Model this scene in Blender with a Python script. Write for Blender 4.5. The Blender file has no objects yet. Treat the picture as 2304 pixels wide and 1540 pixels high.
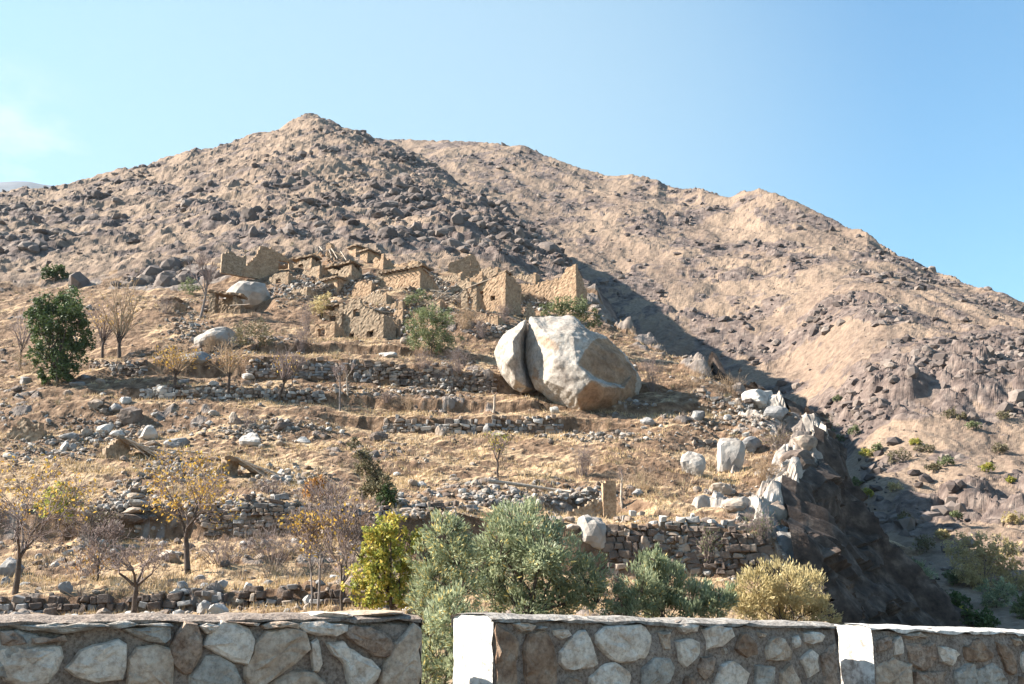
import bpy, bmesh, math, random
import numpy as np
from mathutils import Vector, Matrix, geometry as mgeo

# ------------------------------------------------------------------ camera, sky, sun, exposure
scene = bpy.context.scene
COL = scene.collection
PITCH = math.radians(14.036)
FPX, CX, CY = 2240.0, 1152.0, 770.0          # focal length and centre in photo pixels

cam = bpy.data.cameras.new('camera')
cam.lens = 35.0
cam.sensor_width = 36.0
cam.clip_start = 0.1
cam.clip_end = 20000
camo = bpy.data.objects.new('camera', cam)
COL.objects.link(camo)
camo.location = (0, 0, 0)
camo.rotation_euler = (math.radians(90) + PITCH, 0, 0)
scene.camera = camo

SUN_AZ = math.atan2(-0.97, 0.06)              # towards the sun: left, a little beyond the scene
SUN_EL = math.radians(34.8)
SUN = Vector((math.sin(SUN_AZ) * math.cos(SUN_EL), math.cos(SUN_AZ) * math.cos(SUN_EL), math.sin(SUN_EL)))

world = bpy.data.worlds.new('World')
scene.world = world
world.use_nodes = True
wt = world.node_tree
wt.nodes.clear()
wo = wt.nodes.new('ShaderNodeOutputWorld')
bg = wt.nodes.new('ShaderNodeBackground')
sky = wt.nodes.new('ShaderNodeTexSky')
sky.sky_type = 'NISHITA'
sky.sun_disc = False
sky.sun_elevation = SUN_EL
sky.sun_rotation = SUN_AZ
sky.altitude = 1800
sky.air_density = 2.0
sky.dust_density = 1.6
sky.ozone_density = 2.2
bg.inputs['Strength'].default_value = 0.05
# a few thin white wisps low on the left
tc = wt.nodes.new('ShaderNodeTexCoord')
mp = wt.nodes.new('ShaderNodeMapping')
mp.inputs['Scale'].default_value = (4, 4, 10)
nz = wt.nodes.new('ShaderNodeTexNoise')
nz.inputs['Scale'].default_value = 1.6
nz.inputs['Detail'].default_value = 6
nz.inputs['Roughness'].default_value = 0.55
cr = wt.nodes.new('ShaderNodeMapRange')
cr.inputs['From Min'].default_value = 0.42
cr.inputs['From Max'].default_value = 0.75
dirn = Vector((-0.56, 1.0, 0.435)).normalized()
dt = wt.nodes.new('ShaderNodeVectorMath'); dt.operation = 'DOT_PRODUCT'
dt.inputs[1].default_value = dirn
dm = wt.nodes.new('ShaderNodeMapRange')
dm.inputs['From Min'].default_value = 0.9935
dm.inputs['From Max'].default_value = 0.9995
dm.interpolation_type = 'SMOOTHSTEP'
mu = wt.nodes.new('ShaderNodeMath'); mu.operation = 'MULTIPLY'
mu2 = wt.nodes.new('ShaderNodeMath'); mu2.operation = 'MULTIPLY'; mu2.inputs[1].default_value = 0.9
mx = wt.nodes.new('ShaderNodeMix'); mx.data_type = 'RGBA'
mx.inputs['B'].default_value = (3.45, 4.35, 4.35, 1)
L = wt.links.new
L(tc.outputs['Generated'], mp.inputs['Vector'])
L(mp.outputs[0], nz.inputs['Vector'])
L(nz.outputs['Fac'], cr.inputs['Value'])
L(tc.outputs['Generated'], dt.inputs[0])
L(dt.outputs['Value'], dm.inputs['Value'])
L(cr.outputs[0], mu.inputs[0]); L(dm.outputs[0], mu.inputs[1])
# a broad, thin veil of high cloud behind the peak
dv = wt.nodes.new('ShaderNodeVectorMath'); dv.operation = 'DOT_PRODUCT'
dv.inputs[1].default_value = Vector((-0.22, 1.0, 0.42)).normalized()
L(tc.outputs['Generated'], dv.inputs[0])
vr = wt.nodes.new('ShaderNodeMapRange'); vr.interpolation_type = 'SMOOTHSTEP'
vr.inputs['From Min'].default_value = 0.82; vr.inputs['From Max'].default_value = 1.0
vr.inputs['To Max'].default_value = 0.56
L(dv.outputs['Value'], vr.inputs['Value'])
mxx = wt.nodes.new('ShaderNodeMath'); mxx.operation = 'MAXIMUM'
mxx.inputs[0].default_value = 0; L(vr.outputs[0], mxx.inputs[1])
L(mxx.outputs[0], mu2.inputs[0])
L(mu2.outputs[0], mx.inputs['Factor'])
tn = wt.nodes.new('ShaderNodeMix'); tn.data_type = 'RGBA'; tn.blend_type = 'MULTIPLY'
tn.inputs['Factor'].default_value = 1; tn.inputs['B'].default_value = (0.60, 0.89, 1.03, 1)
L(sky.outputs[0], tn.inputs['A'])
L(tn.outputs['Result'], mx.inputs['A'])
mc = wt.nodes.new('ShaderNodeMix'); mc.data_type = 'RGBA'
mc.inputs['B'].default_value = (5.2, 5.3, 5.2, 1)
L(mu.outputs[0], mc.inputs['Factor']); L(mx.outputs['Result'], mc.inputs['A'])
L(mc.outputs['Result'], bg.inputs['Color'])
L(bg.outputs[0], wo.inputs[0])

sl = bpy.data.lights.new('sun', 'SUN')
sl.energy = 5.0
sl.angle = math.radians(0.53)
sl.color = (1.0, 0.92, 0.80)
so = bpy.data.objects.new('sun', sl)
COL.objects.link(so)
so.location = SUN * 500
so.rotation_euler = SUN.to_track_quat('Z', 'Y').to_euler()

scene.view_settings.view_transform = 'Standard'
scene.view_settings.look = 'None'
scene.view_settings.exposure = 2.1
scene.view_settings.gamma = 1.0
scene.view_settings.use_curve_mapping = False
scene.render.engine = 'CYCLES'
scene.cycles.max_bounces = 5
scene.cycles.diffuse_bounces = 3
scene.cycles.transparent_max_bounces = 4

# ------------------------------------------------------------------ helpers
rng = np.random.default_rng(7)
cp, sp = math.cos(PITCH), math.sin(PITCH)

def ae(px, py):
    """photo pixel -> (x/Y, z/Y) of its sight line"""
    u = (np.asarray(px, float) - CX) / FPX
    v = (CY - np.asarray(py, float)) / FPX
    d = cp - v * sp
    return u / d, (sp + v * cp) / d

def at(px, py, Y):
    a, e = ae(px, py)
    return Vector((float(a) * Y, Y, float(e) * Y))

def make_mesh(name, V, F, smooth=False):
    V = np.ascontiguousarray(V, dtype=np.float32)
    F = np.ascontiguousarray(F, dtype=np.int32)
    me = bpy.data.meshes.new(name)
    n, k = F.shape
    me.vertices.add(len(V)); me.vertices.foreach_set('co', V.ravel())
    me.loops.add(n * k); me.loops.foreach_set('vertex_index', F.ravel())
    me.polygons.add(n)
    me.polygons.foreach_set('loop_start', np.arange(0, n * k, k, dtype=np.int32))
    me.polygons.foreach_set('use_smooth', np.full(n, smooth, dtype=bool))
    me.update(calc_edges=True)
    return me

def attr(me, name, vals):
    a = me.attributes.new(name, 'FLOAT', 'POINT')
    a.data.foreach_set('value', np.ascontiguousarray(vals, dtype=np.float32).ravel())

def link(name, data, parent=None, mat=None):
    o = bpy.data.objects.new(name, data)
    COL.objects.link(o)
    if parent is not None:
        o.parent = parent
    if mat is not None and data is not None and not len(data.materials):
        data.materials.append(mat)
    return o

def tag(o, label=None, cat=None, group=None, kind=None):
    if label: o['label'] = label
    if cat: o['category'] = cat
    if group: o['group'] = group
    if kind: o['kind'] = kind
    return o

def thing(name, label, cat, loc=(0, 0, 0), rz=0.0, group=None):
    o = link(name, None)
    o.location = loc
    o.rotation_euler = (0, 0, rz)
    o.empty_display_size = 0.3
    return tag(o, label, cat, group, 'thing')

# ---- noise
def _h(ix, iy, seed):
    h = (ix.astype(np.int64) * 374761393 + iy.astype(np.int64) * 668265263 + seed * 1274126177) & 0xFFFFFFFF
    h = ((h ^ (h >> 13)) * 1274126177) & 0xFFFFFFFF
    h = ((h ^ (h >> 16)) * 2246822519) & 0xFFFFFFFF
    h = h ^ (h >> 15)
    return h

def _hf(ix, iy, seed):
    return (_h(ix, iy, seed) & 0xFFFFFF) / float(0xFFFFFF)

def perlin(x, y, seed=0):
    ix = np.floor(x); iy = np.floor(y)
    fx = x - ix; fy = y - iy
    u = fx * fx * fx * (fx * (fx * 6 - 15) + 10)
    v = fy * fy * fy * (fy * (fy * 6 - 15) + 10)
    def g(dx, dy):
        an = _hf(ix + dx, iy + dy, seed) * 2 * math.pi
        return np.cos(an) * (fx - dx) + np.sin(an) * (fy - dy)
    a = g(0, 0); b = g(1, 0); c = g(0, 1); d = g(1, 1)
    return (a + (b - a) * u + (c + (d - c) * u - a - (b - a) * u) * v) * 1.5

def fbm(x, y, octv=4, seed=0, gain=0.5):
    s = 0; am = 1.0; f = 1.0; t = 0
    for i in range(octv):
        s = s + am * perlin(x * f + 17.3 * i, y * f - 9.1 * i, seed + i)
        t += am; am *= gain; f *= 2.03
    return s / t

def ridged(x, y, octv=4, seed=0):
    s = 0; am = 1.0; f = 1.0; t = 0
    for i in range(octv):
        s = s + am * (1 - np.abs(perlin(x * f + 5.7 * i, y * f + 3.3 * i, seed + i)))
        t += am; am *= 0.5; f *= 2.07
    return s / t

def sstep(lo, hi, x):
    t = np.clip((x - lo) / (hi - lo), 0, 1)
    return t * t * (3 - 2 * t)

def blocks(x, y, s, seed, dens, sharp=0.6):
    """angular boulders standing out of a height field, one per live cell; height in units of s"""
    X = x / s; Y = y / s
    ix = np.floor(X); iy = np.floor(Y)
    best = np.zeros_like(X)
    for dx in (-1, 0, 1):
        for dy in (-1, 0, 1):
            cx = ix + dx; cy = iy + dy
            r1 = _hf(cx, cy, seed); r2 = _hf(cx, cy, seed + 1); r3 = _hf(cx, cy, seed + 2)
            r4 = _hf(cx, cy, seed + 3); r5 = _hf(cx, cy, seed + 4); r6 = _hf(cx, cy, seed + 5)
            ox = X - (cx + r1); oy = Y - (cy + r2)
            th = r3 * 6.283
            c = np.cos(th); sn = np.sin(th)
            px = c * ox + sn * oy; py = -sn * ox + c * oy
            rad = 0.25 + 0.5 * r4 * r4
            ex = np.abs(px) / rad; ey = np.abs(py) / (rad * (0.55 + 0.4 * r5))
            d = np.maximum(np.maximum(ex, ey), (ex + ey) * 0.72)
            h = np.clip((1 - d) * 2.6, 0, 1) ** sharp * rad * (0.5 + 0.8 * r6)
            h = h * np.clip(1 + 1.3 * (r1 - 0.5) * px / rad + 1.3 * (r2 - 0.5) * py / rad, 0.2, 2)
            alive = (r5 * 0.37 + r6 * 0.63 + r3) % 1.0 < dens
            best = np.maximum(best, np.where(alive, h, 0))
    return best * s

# ---- materials
def mat(name, cols, scale=3.0, detail=6, rough=0.9, bump=0.3, bscale=None, bdist=0.05, speck=None, speckf=0.85, spec=0.2, contrast=(0.3, 0.7), k=0.86):
    """noise-mottled diffuse material; cols is a list of 2-4 colours along a noise ramp"""
    m = bpy.data.materials.new(name)
    m.use_nodes = True
    t = m.node_tree
    b = t.nodes['Principled BSDF']
    b.inputs['Roughness'].default_value = rough
    b.inputs['Specular IOR Level'].default_value = spec
    geo = t.nodes.new('ShaderNodeNewGeometry')
    n = t.nodes.new('ShaderNodeTexNoise')
    n.inputs['Scale'].default_value = scale
    n.inputs['Detail'].default_value = detail
    n.inputs['Roughness'].default_value = 0.62
    t.links.new(geo.outputs['Position'], n.inputs['Vector'])
    r = t.nodes.new('ShaderNodeValToRGB')
    e = r.color_ramp.elements
    while len(e) < len(cols):
        e.new(0.5)
    for i, c in enumerate(cols):
        e[i].position = contrast[0] + (contrast[1] - contrast[0]) * i / (len(cols) - 1)
        e[i].color = (c[0] * k, c[1] * k, c[2] * k, 1)
    t.links.new(n.outputs['Fac'], r.inputs['Fac'])
    out = r.outputs['Color']
    if speck:
        n3 = t.nodes.new('ShaderNodeTexNoise'); n3.inputs['Scale'].default_value = speck; n3.inputs['Detail'].default_value = 4
        n3.inputs['Roughness'].default_value = 0.75
        t.links.new(geo.outputs['Position'], n3.inputs['Vector'])
        r3 = t.nodes.new('ShaderNodeValToRGB')
        r3.color_ramp.elements[0].position = 0.36; r3.color_ramp.elements[0].color = (0.35, 0.31, 0.29, 1)
        r3.color_ramp.elements[1].position = 0.56; r3.color_ramp.elements[1].color = (1.08, 1.08, 1.08, 1)
        t.links.new(n3.outputs['Fac'], r3.inputs['Fac'])
        x3 = t.nodes.new('ShaderNodeMix'); x3.data_type = 'RGBA'; x3.blend_type = 'MULTIPLY'; x3.inputs['Factor'].default_value = speckf
        t.links.new(out, x3.inputs['A']); t.links.new(r3.outputs['Color'], x3.inputs['B'])
        out = x3.outputs['Result']
    t.links.new(out, b.inputs['Base Color'])
    if bump:
        n2 = t.nodes.new('ShaderNodeTexNoise')
        n2.inputs['Scale'].default_value = bscale or scale * 4
        n2.inputs['Detail'].default_value = 5
        n2.inputs['Roughness'].default_value = 0.65
        t.links.new(geo.outputs['Position'], n2.inputs['Vector'])
        bp = t.nodes.new('ShaderNodeBump')
        bp.inputs['Strength'].default_value = bump
        bp.inputs['Distance'].default_value = bdist
        t.links.new(n2.outputs['Fac'], bp.inputs['Height'])
        t.links.new(bp.outputs['Normal'], b.inputs['Normal'])
    return m

def leaf_mat(name, cols, trans=0.3):
    """leaf material: colour picked per leaf by its 'tint' attribute"""
    m = bpy.data.materials.new(name)
    m.use_nodes = True
    t = m.node_tree
    b = t.nodes['Principled BSDF']
    b.inputs['Roughness'].default_value = 0.6
    b.inputs['Specular IOR Level'].default_value = 0.25
    a = t.nodes.new('ShaderNodeAttribute'); a.attribute_name = 'tint'
    r = t.nodes.new('ShaderNodeValToRGB')
    e = r.color_ramp.elements
    while len(e) < len(cols):
        e.new(0.5)
    for i, c in enumerate(cols):
        e[i].position = i / (len(cols) - 1)
        e[i].color = (*c, 1)
    t.links.new(a.outputs['Fac'], r.inputs['Fac'])
    t.links.new(r.outputs['Color'], b.inputs['Base Color'])
    tr = t.nodes.new('ShaderNodeBsdfTranslucent')
    t.links.new(r.outputs['Color'], tr.inputs['Color'])
    ms = t.nodes.new('ShaderNodeMixShader'); ms.inputs[0].default_value = trans
    t.links.new(b.outputs[0], ms.inputs[1]); t.links.new(tr.outputs[0], ms.inputs[2])
    t.links.new(ms.outputs[0], t.nodes['Material Output'].inputs['Surface'])
    return m

def ground_mat(name, soil, grass, rock, sc=1.0):
    """ground: soil / dry grass / rock mixed by vertex masks and broken up by noise"""
    m = bpy.data.materials.new(name)
    m.use_nodes = True
    t = m.node_tree; LK = t.links.new
    b = t.nodes['Principled BSDF']
    b.inputs['Roughness'].default_value = 0.95
    b.inputs['Specular IOR Level'].default_value = 0.1
    geo = t.nodes.new('ShaderNodeNewGeometry')
    def noise(scale, detail=6, rough=0.65):
        n = t.nodes.new('ShaderNodeTexNoise')
        n.inputs['Scale'].default_value = scale * sc
        n.inputs['Detail'].default_value = detail
        n.inputs['Roughness'].default_value = rough
        LK(geo.outputs['Position'], n.inputs['Vector'])
        return n.outputs['Fac']
    def ramp(fac, cols, lo=0.3, hi=0.7):
        r = t.nodes.new('ShaderNodeValToRGB')
        e = r.color_ramp.elements
        while len(e) < len(cols): e.new(0.5)
        for i, c in enumerate(cols):
            e[i].position = lo + (hi - lo) * i / (len(cols) - 1); e[i].color = (c[0] * .86, c[1] * .86, c[2] * .86, 1)
        LK(fac, r.inputs['Fac'])
        return r.outputs['Color']
    def attrib(nm):
        a = t.nodes.new('ShaderNodeAttribute'); a.attribute_name = nm
        return a.outputs['Fac']
    def mask(fac, n, w=0.5, lo=0.35, hi=0.65):
        ad = t.nodes.new('ShaderNodeMath'); ad.operation = 'MULTIPLY_ADD'
        ad.inputs[1].default_value = w
        LK(n, ad.inputs[0]); LK(fac, ad.inputs[2])
        mr = t.nodes.new('ShaderNodeMapRange')
        mr.inputs['From Min'].default_value = lo + w / 2; mr.inputs['From Max'].default_value = hi + w / 2
        LK(ad.outputs[0], mr.inputs['Value'])
        return mr.outputs[0]
    def mix(f, A, B):
        x = t.nodes.new('ShaderNodeMix'); x.data_type = 'RGBA'
        LK(f, x.inputs['Factor']); LK(A, x.inputs['A']); LK(B, x.inputs['B'])
        return x.outputs['Result']
    cs = ramp(noise(1.3), soil)
    cg = ramp(noise(2.7), grass)
    crk = ramp(noise(0.9), rock)
    nm = noise(1.9, 5)
    c = mix(mask(attrib('grass'), nm), cs, cg)
    c = mix(mask(attrib('rock'), noise(3.1, 4), 0.35), c, crk)
    LK(c, b.inputs['Base Color'])
    bp = t.nodes.new('ShaderNodeBump')
    bp.inputs['Strength'].default_value = 0.55
    bp.inputs['Distance'].default_value = 0.22 / sc
    LK(noise(4.5, 6, 0.7), bp.inputs['Height'])
    LK(bp.outputs['Normal'], b.inputs['Normal'])
    return m

M = {}
M['hill'] = ground_mat('dry_hillside_ground',
    [(0.055, 0.033, 0.021), (0.165, 0.105, 0.068), (0.31, 0.212, 0.14)],
    [(0.23, 0.155, 0.09), (0.375, 0.265, 0.163), (0.50, 0.37, 0.24)],
    [(0.10, 0.08, 0.072), (0.20, 0.165, 0.145), (0.30, 0.255, 0.22)])
M['mount'] = ground_mat('mountain_ground',
    [(0.105, 0.075, 0.06), (0.19, 0.138, 0.106), (0.27, 0.202, 0.15)],
    [(0.165, 0.118, 0.086), (0.25, 0.182, 0.134), (0.325, 0.243, 0.18)],
    [(0.062, 0.046, 0.042), (0.14, 0.107, 0.094), (0.25, 0.198, 0.168)], sc=0.5)
M['far'] = mat('hazy_far_hill_rock', [(0.07, 0.072, 0.085), (0.13, 0.13, 0.145)], scale=0.01)  # distant haze put into the rock colour as a blue-grey tint
M['granite'] = mat('pale_granite', [(0.19, 0.165, 0.15), (0.34, 0.305, 0.275), (0.45, 0.415, 0.38)], scale=0.7, bump=0.5, bscale=2.5, bdist=0.15, contrast=(0.25, 0.72))
M['bedrock'] = mat('pale_bedrock', [(0.15, 0.125, 0.108), (0.31, 0.268, 0.235), (0.44, 0.395, 0.35)], scale=0.9, bump=0.5, bscale=4, bdist=0.1)
M['rock_tan'] = mat('tan_rock', [(0.17, 0.125, 0.098), (0.29, 0.23, 0.185), (0.39, 0.325, 0.27)], scale=1.5, bump=0.5, bdist=0.08)
M['rock_grey'] = mat('grey_rock', [(0.12, 0.112, 0.11), (0.23, 0.22, 0.215), (0.33, 0.315, 0.305)], scale=1.5, bump=0.5, bdist=0.08)
M['rock_white'] = mat('white_rock', [(0.26, 0.235, 0.21), (0.41, 0.38, 0.35), (0.52, 0.49, 0.46)], scale=1.5, bump=0.5, bdist=0.08)
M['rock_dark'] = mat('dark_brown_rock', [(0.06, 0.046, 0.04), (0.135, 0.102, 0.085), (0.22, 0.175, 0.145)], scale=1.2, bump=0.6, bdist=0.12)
M['mud'] = mat('mud_brick', [(0.225, 0.145, 0.09), (0.37, 0.25, 0.16), (0.47, 0.34, 0.225)], scale=2.2, bump=0.4, bscale=9, bdist=0.05, speck=9, speckf=.6)
M['mudstone'] = mat('mud_and_stone_masonry', [(0.14, 0.098, 0.068), (0.28, 0.205, 0.14), (0.40, 0.31, 0.225)], scale=4.0, detail=4, bump=0.5, bscale=8, bdist=0.07)
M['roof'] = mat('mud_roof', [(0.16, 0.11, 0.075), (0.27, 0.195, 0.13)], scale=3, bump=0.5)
M['wood'] = mat('weathered_wood', [(0.22, 0.17, 0.13), (0.38, 0.31, 0.25), (0.48, 0.41, 0.34)], scale=6, bump=0.3)
M['bark'] = mat('dark_bark', [(0.055, 0.042, 0.036), (0.13, 0.10, 0.085)], scale=6, bump=0.4)
M['barkgrey'] = mat('grey_bark', [(0.15, 0.125, 0.115), (0.29, 0.25, 0.23)], scale=6, bump=0.4)
M['twig'] = mat('grey_brown_twigs', [(0.17, 0.13, 0.125), (0.27, 0.21, 0.19)], scale=2, bump=0)
M['twigtan'] = mat('tan_dry_twigs', [(0.30, 0.21, 0.14), (0.44, 0.32, 0.21)], scale=2, bump=0)
M['mortar'] = mat('grey_mortar', [(0.19, 0.147, 0.122), (0.285, 0.23, 0.192), (0.37, 0.305, 0.258)], scale=9, bump=0.9, bscale=45, bdist=0.02, speck=60)
M['pale_lit'] = mat('pale_sunlit_mortar', [(0.50, 0.475, 0.44), (0.64, 0.615, 0.58), (0.72, 0.70, 0.67)], scale=14, bump=0.8, bscale=40, bdist=0.015, speck=16)  # mortar paled so its colour holds the sun's glare on the wall ends
M['s_white'] = mat('white_wall_stone', [(0.40, 0.31, 0.24), (0.60, 0.50, 0.415), (0.72, 0.63, 0.54)], scale=11, bump=0.9, bscale=30, bdist=0.02, contrast=(0.28, 0.62), speck=42, speckf=.5)
M['s_tan'] = mat('tan_wall_stone', [(0.31, 0.225, 0.16), (0.49, 0.375, 0.285), (0.61, 0.495, 0.395)], scale=10, bump=0.9, bscale=30, bdist=0.02, speck=42, speckf=.5)
M['cap'] = mat('worn_cement', [(0.19, 0.17, 0.15), (0.31, 0.285, 0.26), (0.42, 0.395, 0.36)], scale=12, bump=0.8, bscale=45, bdist=0.015, speck=30)
M['cliff'] = mat('shade_dark_cliff_rock', [(0.025, 0.018, 0.015), (0.07, 0.051, 0.042), (0.17, 0.13, 0.105)], scale=1.3, bump=0.6, bscale=6, bdist=0.1, contrast=(0.30, 0.75))  # deep shade of the cliff put into the rock colour
M['s_brown'] = mat('brown_wall_stone', [(0.185, 0.12, 0.087), (0.335, 0.24, 0.18), (0.45, 0.345, 0.27)], scale=12, bump=0.9, bscale=34, bdist=0.02, speck=48, speckf=.5)
M['s_rust'] = mat('rust_wall_stone', [(0.15, 0.09, 0.06), (0.29, 0.19, 0.13), (0.42, 0.32, 0.24)], scale=10, bump=0.9, bscale=30, bdist=0.02, speck=42, speckf=.5)
M['s_grey'] = mat('blue_grey_wall_stone', [(0.23, 0.20, 0.175), (0.37, 0.33, 0.285), (0.50, 0.445, 0.385)], scale=11, bump=0.9, bscale=30, bdist=0.02, speck=42, speckf=.5)
M['road'] = mat('gravel_road', [(0.15, 0.125, 0.105), (0.26, 0.22, 0.185)], scale=8, bump=0.5)
M['straw'] = leaf_mat('dry_straw_grass', [(0.27, 0.18, 0.085), (0.42, 0.30, 0.16), (0.52, 0.39, 0.23)], 0.25)
M['lf_dark'] = leaf_mat('dark_evergreen_leaf', [(0.03, 0.05, 0.018), (0.07, 0.105, 0.035), (0.14, 0.165, 0.06)], 0.25)
M['lf_green'] = leaf_mat('grey_green_leaf', [(0.08, 0.10, 0.045), (0.16, 0.185, 0.085), (0.26, 0.27, 0.135)], 0.3)
M['lf_silver'] = leaf_mat('silver_willow_leaf', [(0.10, 0.125, 0.065), (0.24, 0.275, 0.16), (0.42, 0.445, 0.30), (0.50, 0.40, 0.15)], 0.38)
M['lf_yellow'] = leaf_mat('autumn_yellow_leaf', [(0.31, 0.25, 0.12), (0.45, 0.365, 0.185), (0.55, 0.47, 0.28)], 0.4)
M['lf_gold'] = leaf_mat('golden_leaf', [(0.28, 0.15, 0.03), (0.46, 0.28, 0.05), (0.54, 0.38, 0.10)], 0.4)
M['lf_yelgreen'] = leaf_mat('yellow_green_leaf', [(0.11, 0.15, 0.035), (0.26, 0.28, 0.06), (0.46, 0.36, 0.07), (0.44, 0.25, 0.07)], 0.4)
M['lf_orange'] = leaf_mat('rusty_orange_leaf', [(0.26, 0.11, 0.04), (0.42, 0.22, 0.06), (0.46, 0.33, 0.10)], 0.3)
M['lf_olive'] = leaf_mat('olive_thorn_leaf', [(0.07, 0.06, 0.035), (0.15, 0.13, 0.07), (0.24, 0.205, 0.11)], 0.25)
# ------------------------------------------------------------------ terrain: village hill and mountain (one landform)
W = [-400, 2400]
def PL(*p):
    return [(p[i], p[i + 1]) for i in range(0, len(p), 2)]
ROWS = [
 (9.0,  'e', -0.40), (20.0, 'e', -0.18),
 (27.0, 'p', PL(-400,1470, 900,1470, 1000,1520, 2400,1530)),
 (31.5, 'p', PL(-400,1405, 0,1405, 900,1405, 1000,1445, 1400,1440, 1900,1450, 2400,1500)),
 (36.0, 'p', PL(-400,1392, 0,1390, 300,1388, 440,1382, 820,1364, 900,1372, 1000,1420, 1400,1412, 1900,1430, 2400,1470)),
 (36.3, 'p', PL(-400,1345, 0,1345, 300,1345, 440,1340, 640,1325, 800,1326, 900,1365, 1000,1415, 1400,1410, 1900,1430, 2400,1470)),
 (43.0, 'p', PL(-400,1310, 0,1305, 300,1300, 440,1295, 800,1295, 900,1330, 1000,1380, 1400,1370, 1900,1400, 2400,1450)),
 (50.0, 'p', PL(-400,1230, 0,1225, 300,1220, 460,1210, 700,1205, 800,1220, 900,1240, 1000,1280, 1300,1290, 1370,1295, 1720,1300, 1800,1330, 1950,1400, 2400,1440)),
 (50.5, 'p', PL(-400,1160, 0,1150, 270,1150, 460,1135, 700,1135, 760,1160, 900,1165, 1060,1160, 1200,1190, 1370,1185, 1500,1180, 1660,1190, 1720,1215, 1800,1300, 1950,1395, 2400,1440)),
 (56.0, 'p', PL(-400,1105, 0,1100, 460,1095, 700,1100, 780,1135, 900,1132, 1060,1130, 1200,1150, 1390,1168, 1500,1166, 1660,1172, 1720,1180, 1800,1250, 1950,1380, 2400,1440)),
 (63.0, 'p', PL(-400,1060, 0,1055, 460,1055, 700,1060, 900,1078, 1100,1088, 1390,1085, 1560,1110, 1650,1125, 1720,1110, 1800,1140, 1900,1300, 2400,1440)),
 (72.0, 'p', PL(-400,1005, 0,1005, 350,1005, 700,1003, 900,1010, 1100,1020, 1300,1015, 1500,1010, 1600,1035, 1720,1040, 1840,1030, 2400,1040)),
 (76.0, 'p', PL(-400,975, 0,965, 350,965, 700,960, 880,985, 1000,985, 1300,985, 1500,975, 1650,990, 1720,990, 1850,1003)),
 (79.0, 'p', PL(-400,930, 0,925, 200,905, 350,915, 700,935, 870,975, 1250,977, 1400,965, 1500,955, 1650,965, 1750,970, 1850,993)),
 (79.3, 'p', PL(-400,925, 0,920, 200,900, 350,908, 720,928, 870,942, 1000,944, 1250,938, 1400,955, 1500,950, 1700,955, 1850,990)),
 (83.0, 'p', PL(-400,905, 0,900, 200,890, 330,900, 720,905, 870,924, 1000,930, 1130,927, 1300,920, 1450,930, 1550,925, 1700,940, 1850,985)),
 (83.3, 'p', PL(-400,900, 0,893, 200,880, 330,872, 720,880, 870,895, 1000,906, 1130,905, 1300,910, 1450,915, 1550,905, 1700,932, 1850,985)),
 (87.5, 'p', PL(-400,880, 0,862, 200,845, 330,845, 560,850, 850,864, 1000,874, 1110,885, 1250,890, 1450,880, 1600,870, 1750,925)),
 (87.8, 'p', PL(-400,878, 0,860, 200,840, 330,815, 560,805, 850,812, 1000,830, 1110,846, 1250,870, 1450,860, 1600,865, 1750,920)),
 (93.5, 'p', PL(-400,840, 0,825, 200,805, 330,800, 560,797, 650,797, 900,798, 1110,815, 1250,840, 1450,835, 1560,840, 1750,920)),
 (93.8, 'p', PL(-400,838, 0,823, 200,803, 330,795, 560,785, 650,772, 900,778, 1110,805, 1250,830, 1450,825, 1560,835, 1750,920)),
 (100.0,'p', PL(-400,795, 0,785, 200,765, 350,745, 560,745, 700,757, 900,764, 1110,775, 1250,790, 1430,785, 1560,820, 1750,920)),
 (106.0,'p', PL(-400,765, 0,755, 200,735, 350,712, 480,714, 700,718, 900,715, 1110,725, 1250,745, 1430,772, 1560,825)),
 (112.0,'p', PL(-400,735, 0,725, 200,705, 350,685, 480,690, 700,680, 900,672, 1110,695, 1250,715, 1340,725, 1430,762)),
 (118.0,'p', PL(-400,705, 0,695, 200,680, 350,665, 480,665, 600,655, 700,645, 900,645, 1050,672, 1250,698, 1340,710, 1430,760)),
 (125.0,'p', PL(-400,680, 0,665, 200,655, 350,640, 480,630, 560,612, 700,605, 800,603, 950,622, 1100,650, 1250,680, 1315,685, 1400,720)),
 (133.0,'p', PL(-400,655, 0,640, 200,628, 350,618, 480,602, 560,597, 700,582, 850,592, 950,604, 1060,620, 1200,650, 1315,660)),
 (142.0,'p', PL(-400,630, 0,615, 350,590, 560,572, 700,562, 850,574, 1000,588, 1100,604, 1250,630, 1315,640)),
 (165.0,'p', PL(-400,585, 0,560, 350,540, 700,515, 850,525, 1000,535, 1100,545, 1250,585, 1300,605)),
 (205.0,'p', PL(-400,535, 0,505, 350,480, 700,440, 900,450, 1060,480, 1200,545)),
 (270.0,'p', PL(-400,485, 0,462, 350,418, 560,378, 700,350, 860,365, 1000,405, 1060,440)),
]
SKY = PL(-400,520, -200,470, 0,440, 60,430, 130,421, 200,405, 240,390, 330,376, 400,351, 480,337, 540,321, 560,310, 620,297,
         660,279, 700,264, 715,264, 740,276, 780,291, 806,297, 840,313, 870,319, 930,345, 960,365, 1060,430, 1200,520)
SKYY = PL(-400,285, 0,302, 350,332, 710,382, 870,352, 960,325, 1060,300, 1200,290)

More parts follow.
